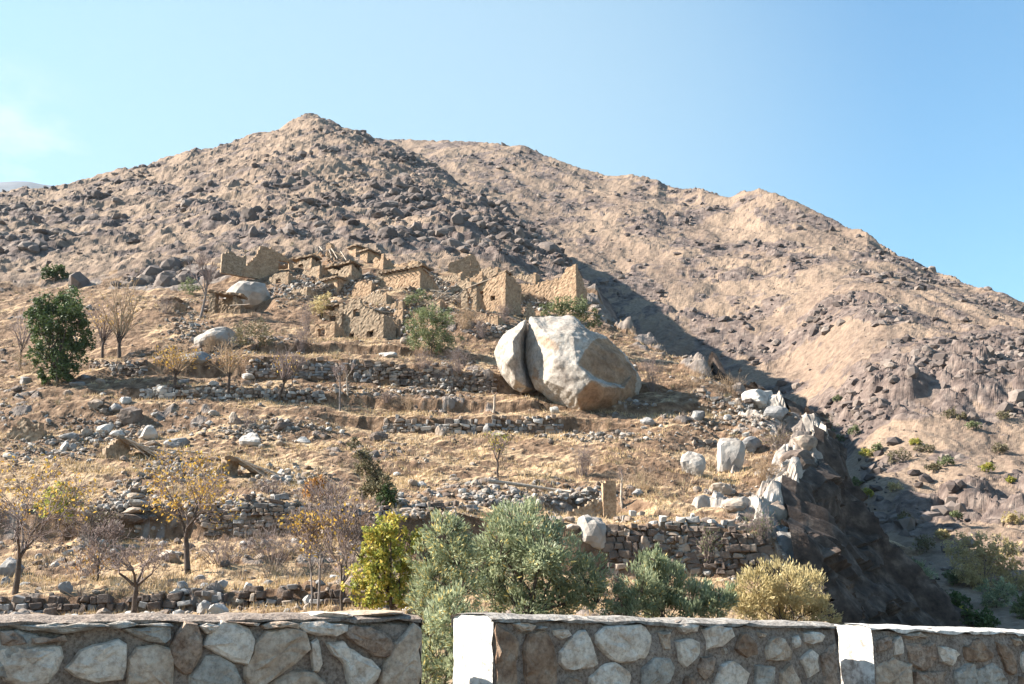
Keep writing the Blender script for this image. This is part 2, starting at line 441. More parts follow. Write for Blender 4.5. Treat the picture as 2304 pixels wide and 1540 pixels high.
def column_profiles(rows, a):
    """for every azimuth a: the distances and heights of the control rows"""
    n = len(a)
    Ys, Es = [], []
    for r in rows:
        if r[1] == 'e':
            Ys.append(np.full(n, r[0])); Es.append(np.full(n, r[2])); continue
        px = np.array([p[0] for p in r[2]], float); py = np.array([p[1] for p in r[2]], float)
        ak, ek = ae(px, py)
        Es.append(np.interp(a, ak, ek))
        if np.isscalar(r[0]):
            Ys.append(np.full(n, r[0]))
        else:
            qx = np.array([p[0] for p in r[0]], float); qy = np.array([p[1] for p in r[0]], float)
            ak, _ = ae(qx, np.interp(qx, px, py))
            Ys.append(np.interp(a, ak, qy))
    return np.array(Ys), np.array(Es)

def eval_profiles(Ys, Es, A, Yq):
    Z = np.empty_like(Yq)
    for j in range(Yq.shape[1]):
        Z[:, j] = np.interp(Yq[:, j], Ys[:, j], Es[:, j] * Ys[:, j])
    return Z

NA = 730
aF = np.linspace(-0.72, 0.60, NA)
yF = np.concatenate([np.geomspace(9, 30, 36, endpoint=False), np.geomspace(30, 60, 150, endpoint=False),
                     np.geomspace(60, 130, 270, endpoint=False), np.geomspace(130, 430, 240)])
rows = ROWS + [(SKYY, 'p', SKY)]
Ys, Es = column_profiles(rows, aF)
# behind the skyline the mountain falls away
Ys = np.vstack([Ys, Ys[-1] + 25, Ys[-1] + 140]); Es = np.vstack([Es, (Es[-1] * Ys[-3] - 9) / Ys[-2], (Es[-1] * Ys[-3] - 85) / Ys[-1]])
def smooth_cols(A, w):
    k = np.hanning(w + 2)[1:-1]; k /= k.sum()
    P_ = np.pad(A, ((0, 0), (w // 2, w // 2)), mode='edge')
    return np.stack([np.convolve(r_, k, 'valid') for r_ in P_])
skF = Es[-3] - smooth_cols(Es[-3:-2], 41)[0]
Es = smooth_cols(Es, 21); Es[-3:] = smooth_cols(Es[-3:], 41); Ys = smooth_cols(Ys, 21)
AF, YF = np.meshgrid(aF, yF)
XF = AF * YF
far_w = sstep(115, 150, YF)
warp = (0.9 * fbm(XF / 9, YF / 9, 3, 11) + 0.35 * fbm(XF / 2.2, YF / 2.2, 3, 12)) * sstep(22, 40, YF) * (1 + 3 * far_w)
ZF = eval_profiles(Ys, Es, AF, np.clip(YF + warp, 9, 700))

ZF += skF[None, :] * YF * sstep(.84, .99, YF / Ys[-3][None, :])
# right-hand edge of the hill: the cliff over the ravine
EDGE = [(870,318,352),(960,365,325),(1060,440,270),(1200,545,205),(1290,595,165),(1312,640,140),(1335,690,125),(1430,760,112),
        (1560,820,100),(1690,890,90),(1800,955,82),(1850,1003,75.5),(1842,1040,71),(1800,1120,64),(1775,1185,58),(1790,1290,51),(1860,1385,42),(1920,1440,32),(1950,1500,20)]
ed = sorted([(Y, float(ae(px, py)[0]) * Y) for px, py, Y in EDGE])
XE = np.interp(YF, [e[0] for e in ed], [e[1] for e in ed])
dx = XF - XE + 1.3 * fbm(XF / 7, YF / 7, 3, 21) + 0.5 * fbm(XF / 1.7, YF / 1.7, 3, 22) + far_w * 5 * fbm(XF / 22, YF / 22, 3, 23)
cl_near = np.interp(dx, [0, 1.2, 2.9, 5.0, 7.6, 10.2, 30], [0, 3.8, 7.2, 10.5, 13.8, 17, 24])
cl_far = np.interp(dx, [0, 3, 12, 60], [0, 3.0, 19, 110])
drop = cl_near * (1 - far_w) + cl_far * far_w
floorz = np.interp(YF, [0, 60, 90, 140, 400], [-4.5, -4.5, -4.0, 8, 60]) - 1.5
ZF = np.where(dx > 0, np.maximum(ZF - drop, np.minimum(floorz, ZF)), ZF)

# ---- relief
nearw = 1 - far_w
cliffm = np.exp(-((dx - 1.5) / 4.5) ** 2) * sstep(44, 56, YF)
mn = fbm(XF / 26, YF / 26, 4, 31)
rub = sstep(0.05, 0.4, fbm(XF / 11, YF / 11, 3, 33))          # rubble patches on the terraces
spur = sstep(-0.16, -0.02, AF) * far_w                            # the rocky spur right of the peak
leftm = (1 - sstep(-0.44, -0.2, AF)) * far_w
ZF += nearw * sstep(20, 34, YF) * (0.42 * fbm(XF / 3.0, YF / 3.0, 4, 41, .58) + 0.16 * fbm(XF / .75, YF / .75, 3, 42, .6))
rk = nearw * sstep(24, 36, YF) * (blocks(XF, YF, 1.1, 51, 0.5) * 0.32 * rub + blocks(XF, YF, 0.55, 53, 0.45) * 0.45 * (0.15 + 0.85 * rub))
ck = cliffm * (blocks(XF, YF, 4.2, 61, 0.9) * 0.9 + blocks(XF, YF, 1.8, 63, 0.8) * 0.8) * nearw
outm = sstep(-0.1, 0.35, mn + 0.30 * spur + 0.12 * leftm)
outm2 = sstep(-0.1, 0.3, fbm(XF / 13, YF / 13, 3, 35) + 0.25 * spur + 0.12 * leftm)
mk = far_w * (blocks(XF, YF, 11, 71, 0.5) * 0.12 * outm * (0.6 + 0.6 * spur) + blocks(XF, YF, 5.0, 73, 0.7) * 0.18 * outm2 * (0.7 + 0.5 * spur)
              + blocks(XF, YF, 2.4, 75, 0.6) * 0.32 * sstep(-0.3, 0.3, mn + .3 * spur))
ZF += far_w * (5.0 * (ridged(XF / 60 + .3 * fbm(XF / 30, YF / 30, 2, 3), YF / 110, 3, 81) - 0.62) * sstep(140, 190, YF)
               + 1.9 * fbm(XF / 12, YF / 12, 5, 83, .58) + .9 * (ridged(XF / 9, YF / 13, 4, 86) - .6))
ZF += rk + ck + mk * np.where(YF > 128, 1, 0.3) * (1 - sstep(1, 7, dx))
rock_at = np.clip(rk * 5 * nearw + ck * 1.2 + sstep(0.15, 0.6, mk) * .9 + far_w * sstep(.04, .36, fbm(XF / 20, YF / 20, 6, 84, .72) + .12 * spur) + cliffm * 0.75 * sstep(0.2, 1.2, dx), 0, 1)
rock_at = np.maximum(rock_at, 0.45 * spur * sstep(-.3, .3, mn))

# level pads cut into the slope for the village houses
PADS = [(945,652,5.5),(758,668,4.0),(800,580,2.8),(826,592,3.2),(640,606,5.5),(740,578,4.0),(850,762,5.0),(1130,706,5.5),(1240,694,6.0),(1290,700,4.0),(1062,622,2.5),(520,706,4.0),(392,702,2.5),(560,692,3.0),(1350,1166,3.0)]
_T = None
def _pad(px, py, R_):
    a_, e_ = ae(px, py)
    j = int(np.clip(np.searchsorted(aF, float(a_)), 0, NA - 1))
    k = np.nonzero(ZF[:, j] / yF >= float(e_))[0]
    i = int(k[0]) if len(k) else len(yF) - 1
    x0, y0, z0 = XF[i, j], YF[i, j], ZF[i, j]
    d = np.hypot(XF - x0, (YF - y0 - R_ * .45))
    w = 1 - sstep(R_ * .75, R_ * 1.15, d)
    tgt = z0 + .12 * np.maximum(YF - y0, 0) + .10 * fbm(XF / .8, YF / .8, 3, 99)
    ZF[:] = np.where(ZF > tgt, ZF + (tgt - ZF) * w, ZF)
for p_ in PADS: _pad(*p_)

# treads carry dry grass, risers and rubble do not
dz = np.gradient(ZF, axis=0) / np.gradient(YF, axis=0)
flat = 1 - sstep(0.25, 0.75, np.abs(dz))
grass_at = nearw * np.clip(0.04 + 0.66 * flat + 0.85 * fbm(XF / 6, YF / 6, 3, 91) - 0.35 * rub * (1 - flat), 0, 1) + far_w * np.clip(0.62 + 0.8 * fbm(XF / 18, YF / 30, 4, 93) - 0.25 * spur, 0, 1)
grass_at *= 1 - 0.8 * cliffm

def grid_faces(nr, nc):
    i = np.arange(nr - 1)[:, None] * nc + np.arange(nc - 1)[None, :]
    return np.stack([i, i + 1, i + nc + 1, i + nc], -1).reshape(-1, 4)

# the very left, far ground keeps its faces; what lies below the ravine floor on the right is left to the valley mesh
keep = ~((dx > 45) & (YF > 110))
fc = grid_faces(*ZF.shape)
fc = fc[keep.ravel()[fc].all(1)]
me = make_mesh('village_hill', np.stack([XF, YF, ZF], -1).reshape(-1, 3), fc, False)
attr(me, 'rock', rock_at); attr(me, 'grass', grass_at); attr(me, 'wild', far_w)
# two materials: tilled hill and mountain, split by distance
hill = link('hillside', me)
tag(hill, 'terraced dry hillside rising to a bare rocky peak', None, None, 'structure')
me.materials.append(M['hill']); me.materials.append(M['mount'])
fw = far_w.ravel()[fc[:, 0]] + 0.35 * fbm(XF / 5, YF / 5, 3, 97).ravel()[fc[:, 0]]
mi = (fw > 0.5).astype(np.int32)
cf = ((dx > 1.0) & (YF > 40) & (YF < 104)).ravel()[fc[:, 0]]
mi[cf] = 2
me.materials.append(M['cliff'])  # faces over the edge take the rock with shade in its colour
me.polygons.foreach_set('material_index', mi)

# ------------------------------------------------------------------ terrain: mountain across the ravine
def YV(y): return PL(600, y * 1.24, 1780, y * 1.22, 1960, y, 2700, y)
BR = [
 (55.0, 'e', -0.075), (70.0, 'e', -0.050),
 (80.0, 'p', PL(600,1420, 1900,1415, 2304,1400, 2700,1390)),
 (100., 'p', PL(600,1330, 1900,1320, 2304,1290, 2700,1270)),
 (YV(125.), 'p', PL(600,1210, 1900,1180, 2304,1150, 2700,1130)),
 (YV(150.), 'p', PL(600,1090, 1900,1050, 2304,1020, 2700,1000)),
 (YV(168.), 'p', PL(600,1000, 1800,975, 2000,930, 2304,905, 2700,890)),
 (YV(180.), 'p', PL(600,930, 1400,930, 1800,905, 2000,850, 2304,815, 2700,800)),
 (YV(198.), 'p', PL(600,850, 1400,860, 1700,850, 2000,800, 2304,770, 2700,760)),
]
BSKY = PL(600,330, 870,316, 920,312, 970,313, 1050,316, 1100,325, 1160,331, 1200,346, 1260,366, 1330,389, 1360,396, 1420,399,
          1480,411, 1500,425, 1540,431, 1580,431, 1640,449, 1680,441, 1710,438, 1740,444, 1790,466, 1850,491, 1900,516, 1950,526,
          1980,551, 2050,581, 2100,611, 2200,651, 2260,669, 2304,691, 2450,740, 2700,830)
BSKYY = PL(600,640, 870,600, 1100,560, 1350,500, 1700,420, 2000,340, 2304,275, 2700,240)
NB = 530
aB = np.linspace(-0.22, 0.66, NB)
yB = np.concatenate([np.geomspace(55, 110, 90, endpoint=False), np.geomspace(110, 210, 170, endpoint=False), np.geomspace(210, 690, 250)])
Yb, Eb = column_profiles(BR + [(BSKYY, 'p', BSKY)], aB)
Yb = np.vstack([Yb, Yb[-1] + 30, Yb[-1] + 220]); Eb = np.vstack([Eb, (Eb[-1] * Yb[-3] - 10) / Yb[-2], (Eb[-1] * Yb[-3] - 130) / Yb[-1]])
skB = Eb[-3] - smooth_cols(Eb[-3:-2], 61)[0]
Eb = smooth_cols(Eb, 61); Yb = smooth_cols(Yb, 81)
AB, YB = np.meshgrid(aB, yB)
XB = AB * YB
wB = (2.5 * fbm(XB / 18, YB / 18, 3, 111) + 0.6 * fbm(XB / 4, YB / 4, 3, 112)) * sstep(60, 90, YB)
ZB = eval_profiles(Yb, Eb, AB, np.clip(YB + wB, 55, 900))
ZB += skB[None, :] * YB * sstep(.86, .99, YB / Yb[-3][None, :])
band = np.exp(-((YB - 182) / 16) ** 2) * sstep(0.20, 0.34, AB)            # the cliff band above the river flat
gb = fbm(XB / 38, YB / 38, 4, 121)
hi = sstep(120, 200, YB)
ZB += hi * 9 * (ridged((XB + 0.55 * YB) / 85, (YB - .3 * XB) / 170, 4, 123) - 0.62) * sstep(180, 260, YB)
ZB += hi * 1.5 * (ridged((XB + .4 * YB) / 14, (YB - .3 * XB) / 26, 4, 128) - .6)
ZB += 1.7 * fbm(XB / 12, YB / 12, 5, 125, .54) * sstep(70, 110, YB) + 0.15 * fbm(XB / 1.6, YB / 1.6, 3, 126)
om = sstep(-0.10, 0.35, gb); om2 = sstep(-0.15, 0.3, fbm(XB / 15, YB / 15, 3, 127))
kb = hi * (blocks(XB, YB, 10, 131, 0.5) * 0.14 * om + blocks(XB, YB, 4.6, 133, 0.6) * 0.18 * om2) + blocks(XB, YB, 2.2, 135, 0.5) * 0.3 * sstep(-0.3, 0.3, gb) * sstep(60, 80, YB) \
     + band * (blocks(XB, YB, 7, 137, 0.95) * 0.45 + blocks(XB * 1.4, YB, 3, 139, 0.9) * 0.45)
lowo = np.exp(-((YB - 128) / 9) ** 2) * sstep(0.33, 0.38, AB) * (1 - sstep(0.52, 0.6, AB))     # slabby outcrop near the river
kb += lowo * (blocks(XB, YB, 6, 141, 0.9) * 0.6 + blocks(XB, YB, 2.5, 143, 0.9) * 0.6)
ZB += kb
rockb = np.clip(sstep(0.15, 0.7, kb) + hi * .9 * sstep(-.08, .26, fbm(XB / 26, YB / 26, 6, 129, .75)) + band * 0.6 + lowo * 0.5 + 0.15 * om, 0, 1)
grassb = np.clip(0.55 + 0.9 * fbm(XB / 22, YB / 40, 4, 145) - 0.4 * band, 0, 1)
me = make_mesh('back_mountain', np.stack([XB, YB, ZB], -1).reshape(-1, 3), grid_faces(*ZB.shape), False)
attr(me, 'rock', rockb); attr(me, 'grass', grassb)
bmo = link('mountain', me, None, M['mount'])
tag(bmo, 'bare tan mountainside across the ravine', None, None, 'structure')

# ------------------------------------------------------------------ far hill on the left and the plain under everything
aG = np.linspace(-0.95, -0.30, 120)
yG = np.linspace(3400, 6200, 50)
AG, YG = np.meshgrid(aG, yG)
XG = AG * YG
fk, fe = ae(np.array([-700, -300, -100, 0, 40, 70, 100, 130, 160, 220, 400, 700.]), np.array([440, 425, 412, 405, 404, 405, 411, 415, 413, 425, 470, 560.]))
crest = np.interp(AG, fk, fe) * 4800
ZG = crest * np.clip(1 - np.abs(YG - 4800) / 1900, 0, 1) ** 0.8 + 70 * fbm(XG / 400, YG / 400, 4, 151) * np.clip(np.abs(YG - 4800) / 400, .12, 1)
me = make_mesh('far_hill', np.stack([XG, YG, ZG], -1).reshape(-1, 3), grid_faces(*ZG.shape), True)
tag(link('hills', me, None, M['far']), 'far bluish hill at the left edge', None, None, 'structure')
g = 9000.0
me = make_mesh('ground', [(-g, -g, -7), (g, -g, -7), (g, g, -7), (-g, g, -7)], [[0, 1, 2, 3]])
tag(link('ground', me, None, M['road']), 'valley floor', None, None, 'structure')

# ------------------------------------------------------------------ ground queries
class Field:
    def __init__(s, a, y, Z): s.a, s.y, s.Z = a, y, Z
    def z(s, x, y):
        a = x / y
        i = int(np.clip(np.searchsorted(s.y, y) - 1, 0, len(s.y) - 2)); j = int(np.clip(np.searchsorted(s.a, a) - 1, 0, len(s.a) - 2))
        t = (y - s.y[i]) / (s.y[i + 1] - s.y[i]); u = (a - s.a[j]) / (s.a[j + 1] - s.a[j])
        Z = s.Z
        return float((Z[i, j] * (1 - u) + Z[i, j + 1] * u) * (1 - t) + (Z[i + 1, j] * (1 - u) + Z[i + 1, j + 1] * u) * t)
    def zs(s, x, y):
        a = x / y
        i = np.clip(np.searchsorted(s.y, y) - 1, 0, len(s.y) - 2); j = np.clip(np.searchsorted(s.a, a) - 1, 0, len(s.a) - 2)
        t = (y - s.y[i]) / (s.y[i + 1] - s.y[i]); u = (a - s.a[j]) / (s.a[j + 1] - s.a[j])
        Z = s.Z
        return (Z[i, j] * (1 - u) + Z[i, j + 1] * u) * (1 - t) + (Z[i + 1, j] * (1 - u) + Z[i + 1, j + 1] * u) * t
    def hit(s, px, py, ymin=0):
        a, e = ae(px, py)
        a = float(a); e = float(e)
        j = int(np.clip(np.searchsorted(s.a, a) - 1, 0, len(s.a) - 2))
        u = (a - s.a[j]) / (s.a[j + 1] - s.a[j])
        z = s.Z[:, j] * (1 - u) + s.Z[:, j + 1] * u
        el = z / s.y
        k = np.nonzero((el >= e) & (s.y >= ymin))[0]
        i = int(k[0]) if len(k) else int(np.argmax(el))
        Y = s.y[i]
        if i > 0 and len(k):
            e0, e1 = el[i - 1], el[i]
            if e1 > e0: Y = s.y[i - 1] + (s.y[i] - s.y[i - 1]) * np.clip((e - e0) / (e1 - e0), 0, 1)
        return Vector((a * Y, Y, s.z(a * Y, Y)))
ROCKF, ROCKB = rock_at.copy(), rockb.copy()
def mark_rock(F_, arr, x, y, rad, val=.85):
    """the ground round an outcrop is bare rock too"""
    a = x / y; da = rad / y
    j0, j1 = np.searchsorted(F_.a, [a - da, a + da]); i0, i1 = np.searchsorted(F_.y, [y - rad * 1.3, y + rad * 1.3])
    if i1 <= i0 or j1 <= j0: return
    yy = F_.y[i0:i1, None]; xx = F_.a[None, j0:j1] * yy
    d = np.hypot(xx - x, (yy - y) / 1.3) / rad
    arr[i0:i1, j0:j1] = np.maximum(arr[i0:i1, j0:j1], val * (1 - sstep(.55, 1.0, d)))
FH = Field(aF, yF, ZF)
FB = Field(aB, yB, ZB)
hit = FH.hit
hitb = FB.hit
# ------------------------------------------------------------------ rock shapes
def ico(sub):
    bm = bmesh.new()
    bmesh.ops.create_icosphere(bm, subdivisions=sub, radius=1)
    V = np.array([v.co[:] for v in bm.verts]); F = np.array([[v.index for v in f.verts] for f in bm.faces])
    bm.free()
    return V, F
ICO = {k: ico(k) for k in (1, 2, 3, 4)}

def rock_vf(seed, sub=2, planes=13, noise=0.06, squash=(1, 1, 1)):
    """a unit ball chipped by random planes into an angular stone, base at z = 0"""
    r = np.random.default_rng(seed)
    V, F = ICO[sub]
    n = r.normal(size=(planes, 3)); n /= np.linalg.norm(n, axis=1)[:, None]
    d = r.uniform(0.55, 0.95, planes)
    dots = V @ n.T
    R = np.min(np.where(dots > 1e-3, d / np.maximum(dots, 1e-3), 9), axis=1)
    R = np.minimum(R, 1.15)
    ph = r.uniform(0, 6, 6)
    R = R * (1 + noise * (np.sin(V[:, 0] * 5 + ph[0]) * np.sin(V[:, 1] * 6 + ph[1]) + .6 * np.sin(V[:, 2] * 11 + ph[2]) * np.sin(V[:, 0] * 13 + ph[3]))
             + noise * .5 * r.normal(size=len(V)))
    P = V * R[:, None]
    lo, hi_ = P.min(0), P.max(0)
    P = (P - (lo + hi_) / 2) / (hi_ - lo)                  # unit box
    P = P * np.array(squash)
    P[:, 2] += 0.5 * squash[2]
    return P, F

def tint_mat(name, cols, bump=0.5, scale=3.0):
    m = mat(name, [(0.72, 0.72, 0.72), (1.0, 1.0, 1.0), (1.2, 1.18, 1.15)], scale=scale, bump=bump, bdist=0.06)
    t = m.node_tree
    b = t.nodes['Principled BSDF']
    src = b.inputs['Base Color'].links[0].from_socket
    a = t.nodes.new('ShaderNodeAttribute'); a.attribute_name = 'tint'
    r = t.nodes.new('ShaderNodeValToRGB')
    e = r.color_ramp.elements
    while len(e) < len(cols): e.new(0.5)
    for i, c in enumerate(cols):
        e[i].position = i / (len(cols) - 1); e[i].color = (*c, 1)
    t.links.new(a.outputs['Fac'], r.inputs['Fac'])
    x = t.nodes.new('ShaderNodeMix'); x.data_type = 'RGBA'; x.blend_type = 'MULTIPLY'
    x.inputs['Factor'].default_value = 1
    t.links.new(r.outputs['Color'], x.inputs['A']); t.links.new(src, x.inputs['B'])
    t.links.new(x.outputs['Result'], b.inputs['Base Color'])
    return m
M['rubble'] = tint_mat('mixed_rubble', [(0.11, 0.082, 0.065), (0.19, 0.148, 0.118), (0.26, 0.21, 0.172), (0.30, 0.26, 0.225), (0.25, 0.235, 0.225), (0.44, 0.405, 0.365)])
M['mrock'] = tint_mat('mountain_rock', [(0.07, 0.055, 0.052), (0.115, 0.092, 0.084), (0.165, 0.133, 0.118), (0.23, 0.19, 0.165)], scale=1.0)

PROTO = [rock_vf(900 + i, 1, 9, 0.03) for i in range(14)]
M['cliffrock'] = tint_mat('shade_dark_cliff_blocks', [(0.035, 0.025, 0.021), (0.075, 0.055, 0.046), (0.13, 0.098, 0.081), (0.22, 0.175, 0.148)], scale=1.0)  # blocks darkened to carry the cliff's shade in their colour
def block_vf(seed):
    """squarish wall stone: a skewed block with chipped edges, in a unit box"""
    r = np.random.default_rng(seed)
    bm = bmesh.new()
    bmesh.ops.create_cube(bm, size=1)
    for v in bm.verts:
        v.co += Vector(r.normal(0, .11, 3))
    bmesh.ops.bevel(bm, geom=bm.edges[:], offset=.11, segments=1, affect='EDGES')
    bmesh.ops.triangulate(bm, faces=bm.faces[:])
    P = np.array([v.co[:] for v in bm.verts]) + r.normal(0, .02, (len(bm.verts), 3))
    F = np.array([[v.index for v in f.verts] for f in bm.faces])
    bm.free()
    lo, hi_ = P.min(0), P.max(0)
    return (P - (lo + hi_) / 2) / (hi_ - lo), F
PROTO3 = [rock_vf(970 + i, 2, 7, 0.02) for i in range(8)]
PROTO2 = [rock_vf(950 + i, 2, 12, 0.05) for i in range(8)]

def scatter_mesh(name, pos, size, r, tilt=0.35, flat=(0.55, 0.95), tint=None, protos=PROTO, sink=0.3):
    """many rocks joined into one mesh (numpy)"""
    n = len(pos)
    Vs, Fs, T = [], [], []
    off = 0
    k = r.integers(0, len(protos), n)
    az = r.uniform(0, 6.283, n); tx = r.normal(0, tilt, n)
    sc = size[:, None] * np.stack([r.uniform(.75, 1.25, n), r.uniform(.75, 1.25, n), r.uniform(*flat, n)], -1)
    tv = r.uniform(0, 1, n) if tint is None else tint
    for i in range(n):
        P, F = protos[k[i]]
        Q = P * sc[i]
        c, s = math.cos(tx[i]), math.sin(tx[i])
        y = Q[:, 1] * c - Q[:, 2] * s; z = Q[:, 1] * s + Q[:, 2] * c
        c, s = math.cos(az[i]), math.sin(az[i])
        Vs.append(np.stack([Q[:, 0] * c - y * s + pos[i, 0], Q[:, 0] * s + y * c + pos[i, 1], z - sink * sc[i, 2] + pos[i, 2]], -1))
        Fs.append(F + off); off += len(P)
        T.append(np.full(len(P), tv[i]))
    me = make_mesh(name, np.concatenate(Vs), np.concatenate(Fs), False)
    attr(me, 'tint', np.concatenate(T))
    return me

# ------------------------------------------------------------------ road, parapet
WA = math.radians(30.0)
WD = Vector((math.cos(WA), math.sin(WA), 0)); WN = Vector((math.sin(WA), -math.cos(WA), 0))
a0, e0 = ae(1110, 1390)
WP = Vector((float(a0) * 5.0, 5.0, 0))
def wall_hit(px, py):
    a, e = ae(px, py)
    d = Vector((float(a), 1.0, float(e)))
    t = WP.dot(WN) / d.dot(WN)
    p = d * t
    return (p - WP).dot(WD), p.z
def wall_pt(s, z, out=0.0):
    return WP + WD * s + WN * out + Vector((0, 0, z))
TH = 0.40
ROADZ = lambda s: -1.60 - 0.028 * s
# road strip under the camera and the bank falling away behind the wall
def strip(name, offs, mt, label):
    V, F = [], []
    ss = np.linspace(-14, 16, 61)
    for s in ss:
        for o, dz_ in offs:
            p = wall_pt(s, ROADZ(s) + dz_ + 0.02 * math.sin(s * 3.1 + o * 2), o)
            V.append(p[:])
    ob = link(name, make_mesh(name, V, grid_faces(len(ss), len(offs)), False), None, mt)
    return tag(ob, label, None, None, 'structure')
strip('road', [(14, 0), (10, .02), (6, .05), (3, .03), (1, 0), (-0.55, 0)], M['road'], 'gravel road in front of the parapet')
strip('embankment', [(-0.55, -.004), (-0.9, -.25), (-1.8, -1.2), (-3.5, -2.8), (-6.5, -5.4)], M['hill'], 'earth bank behind the parapet')

def seg_body(s0, s1, ztop0, ztop1, seed):
    """mortar core of one parapet block, its skin uneven"""
    r = np.random.default_rng(seed)
    ns = max(4, int((s1 - s0) / 0.07)); nz_ = 20
    ss = np.linspace(s0, s1, ns + 1)
    V, F = [], []
    ring = []                                   # profile front bottom -> front top -> back top -> back bottom
    prof = [(0, k / nz_) for k in range(nz_ + 1)] + [(q, 1.0) for q in (.12, .3, .5, .7, .88)] + [(1, 1 - k / 6) for k in range(7)]
    for i, s in enumerate(ss):
        f = (s - s0) / (s1 - s0)
        zt = ztop0 + (ztop1 - ztop0) * f
        zb = ROADZ(s) - 0.1
        for o, h in prof:
            z = zb + (zt - zb) * h
            j = 0.012
            edge = 0.025 if h == 1.0 and o in (0, 1) else 0
            w = wall_pt(s, z - edge * .6 + r.normal(0, .005) + (0.010 * math.sin(s * 9 + seed) if h > .97 else 0),
                        -o * TH + (edge if o == 1 else -edge) * .5 + r.normal(0, j * .5))
            V.append(w[:])
    m = len(prof)
    for i in range(ns):
        for k in range(m - 1):
            a = i * m + k
            F.append([a, a + m, a + m + 1, a + 1])
    me = make_mesh('mortar', V, F, False)
    return me, V, m, ns

def end_face(s, ztop, seed, sign=-1, pale_down=1.6):
    """the rendered end of a parapet block: bulging plaster with rounded edges"""
    r = np.random.default_rng(seed)
    n, k = 9, 26
    V, F = [], []
    zb = ROADZ(s) - 0.1
    for j in range(k + 1):
        for i in range(n + 1):
            o = i / n; h = j / k
            z = zb + (ztop - zb) * h
            rim = min(o, 1 - o) * n; top = (1 - h) * k
            bulge = 0.028 * min(1, rim / 1.2) * min(1, top / 2.0) + 0.006
            V.append(wall_pt(s + sign * (bulge + r.normal(0, .004)), z + (0.012 - .03 * max(0, .5 - min(o, 1 - o) * 6) if j == k else 0), -o * (TH + .01) + .005)[:])
    for j in range(k):
        for i in range(n):
            a = j * (n + 1) + i
            q = [a, a + 1, a + n + 2, a + n + 1]
            F.append(q if sign > 0 else q[::-1])
    return make_mesh('end_plaster', V, F, True)

def top_coat(s0, s1, z0, z1, seed, w=TH, amp=.012, front=.012):
    """thin cement capping on a parapet block, worn along the front edge"""
    r = np.random.default_rng(seed)
    ns = max(6, int((s1 - s0) / .04))
    V, F = [], []
    pr = [(front, -.014), (front + .004, -.002), (-.06, .018), (-w * .5, .022), (-w + .03, .016), (-w - .012, -.004), (-w - .012, -.05)]
    for i in range(ns + 1):
        f = i / ns; s = s0 + (s1 - s0) * f
        zz = z0 + (z1 - z0) * f + amp * fbm(np.array([s * 4.0]), np.array([seed * 3.3]), 3, seed)[0]
        low = .02 * fbm(np.array([s * 7.0]), np.array([seed * 1.7]), 3, seed + 5)[0]
        for q, (o, dz_) in enumerate(pr):
            V.append(wall_pt(s, zz + dz_ + (low if q == 0 else 0) + r.normal(0, .002), o + r.normal(0, .003))[:])
    m = len(pr)
    for i in range(ns):
        for k in range(m - 1):
            a = i * m + k
            F.append([a, a + m, a + m + 1, a + 1])
    return make_mesh('capping', V, F, False)

def wall_stone(poly, seed, proud=0.03, grow_=1.05):
    """one stone set in the mortar: ragged outline, bevelled and bulging face. poly in (s, z)"""
    r = np.random.default_rng(seed)
    P = np.array(poly)
    if np.sum(P[:, 0] * np.roll(P[:, 1], -1) - np.roll(P[:, 0], -1) * P[:, 1]) < 0: P = P[::-1]
    pts = []
    for i in range(len(P)):
        p, q = P[i], P[(i + 1) % len(P)]
        L_ = np.linalg.norm(q - p)
        n = max(1, int(L_ / 0.035))
        for k in range(n):
            t = k / n
            pts.append(p * (1 - t) + q * t + (r.normal(0, .006, 2) if n > 1 else r.normal(0, .003, 2)))
    pts = np.array(pts)
    pts = 0.08 * np.roll(pts, 1, 0) + 0.84 * pts + 0.08 * np.roll(pts, -1, 0)
    pts = pts.mean(0) + (pts - pts.mean(0)) * grow_
    c = pts.mean(0)
    size = np.sqrt(np.ptp(pts[:, 0]) * np.ptp(pts[:, 1]))
    tilt = r.normal(0, .05, 2)
    V, F = [], []
    n = len(pts)
    rings = [(1.03, -.05), (1.0, proud * .25), (.93, proud * .8), (.72, proud * 1.05), (.40, proud * 1.2)]
    for f, d in rings:
        for p in pts:
            q = c + (p - c) * f
            o = d + (0 if d < 0 else (q - c) @ tilt + r.normal(0, .0035) + .006 * math.sin(q[0] * 45 + seed) * math.sin(q[1] * 50))
            V.append(wall_pt(q[0], q[1], o)[:])
    V.append(wall_pt(c[0], c[1], proud * 1.2 + r.normal(0, .004))[:])
    for k in range(len(rings) - 1):
        for i in range(n):
            j = (i + 1) % n
            F.append([k * n + i, k * n + j, (k + 1) * n + j, (k + 1) * n + i])
    me = bpy.data.meshes.new('stone')
    k = len(rings) - 1
    me.from_pydata(V, [], F + [[k * n + i, k * n + (i + 1) % n, len(V) - 1] for i in range(n)])
    return me

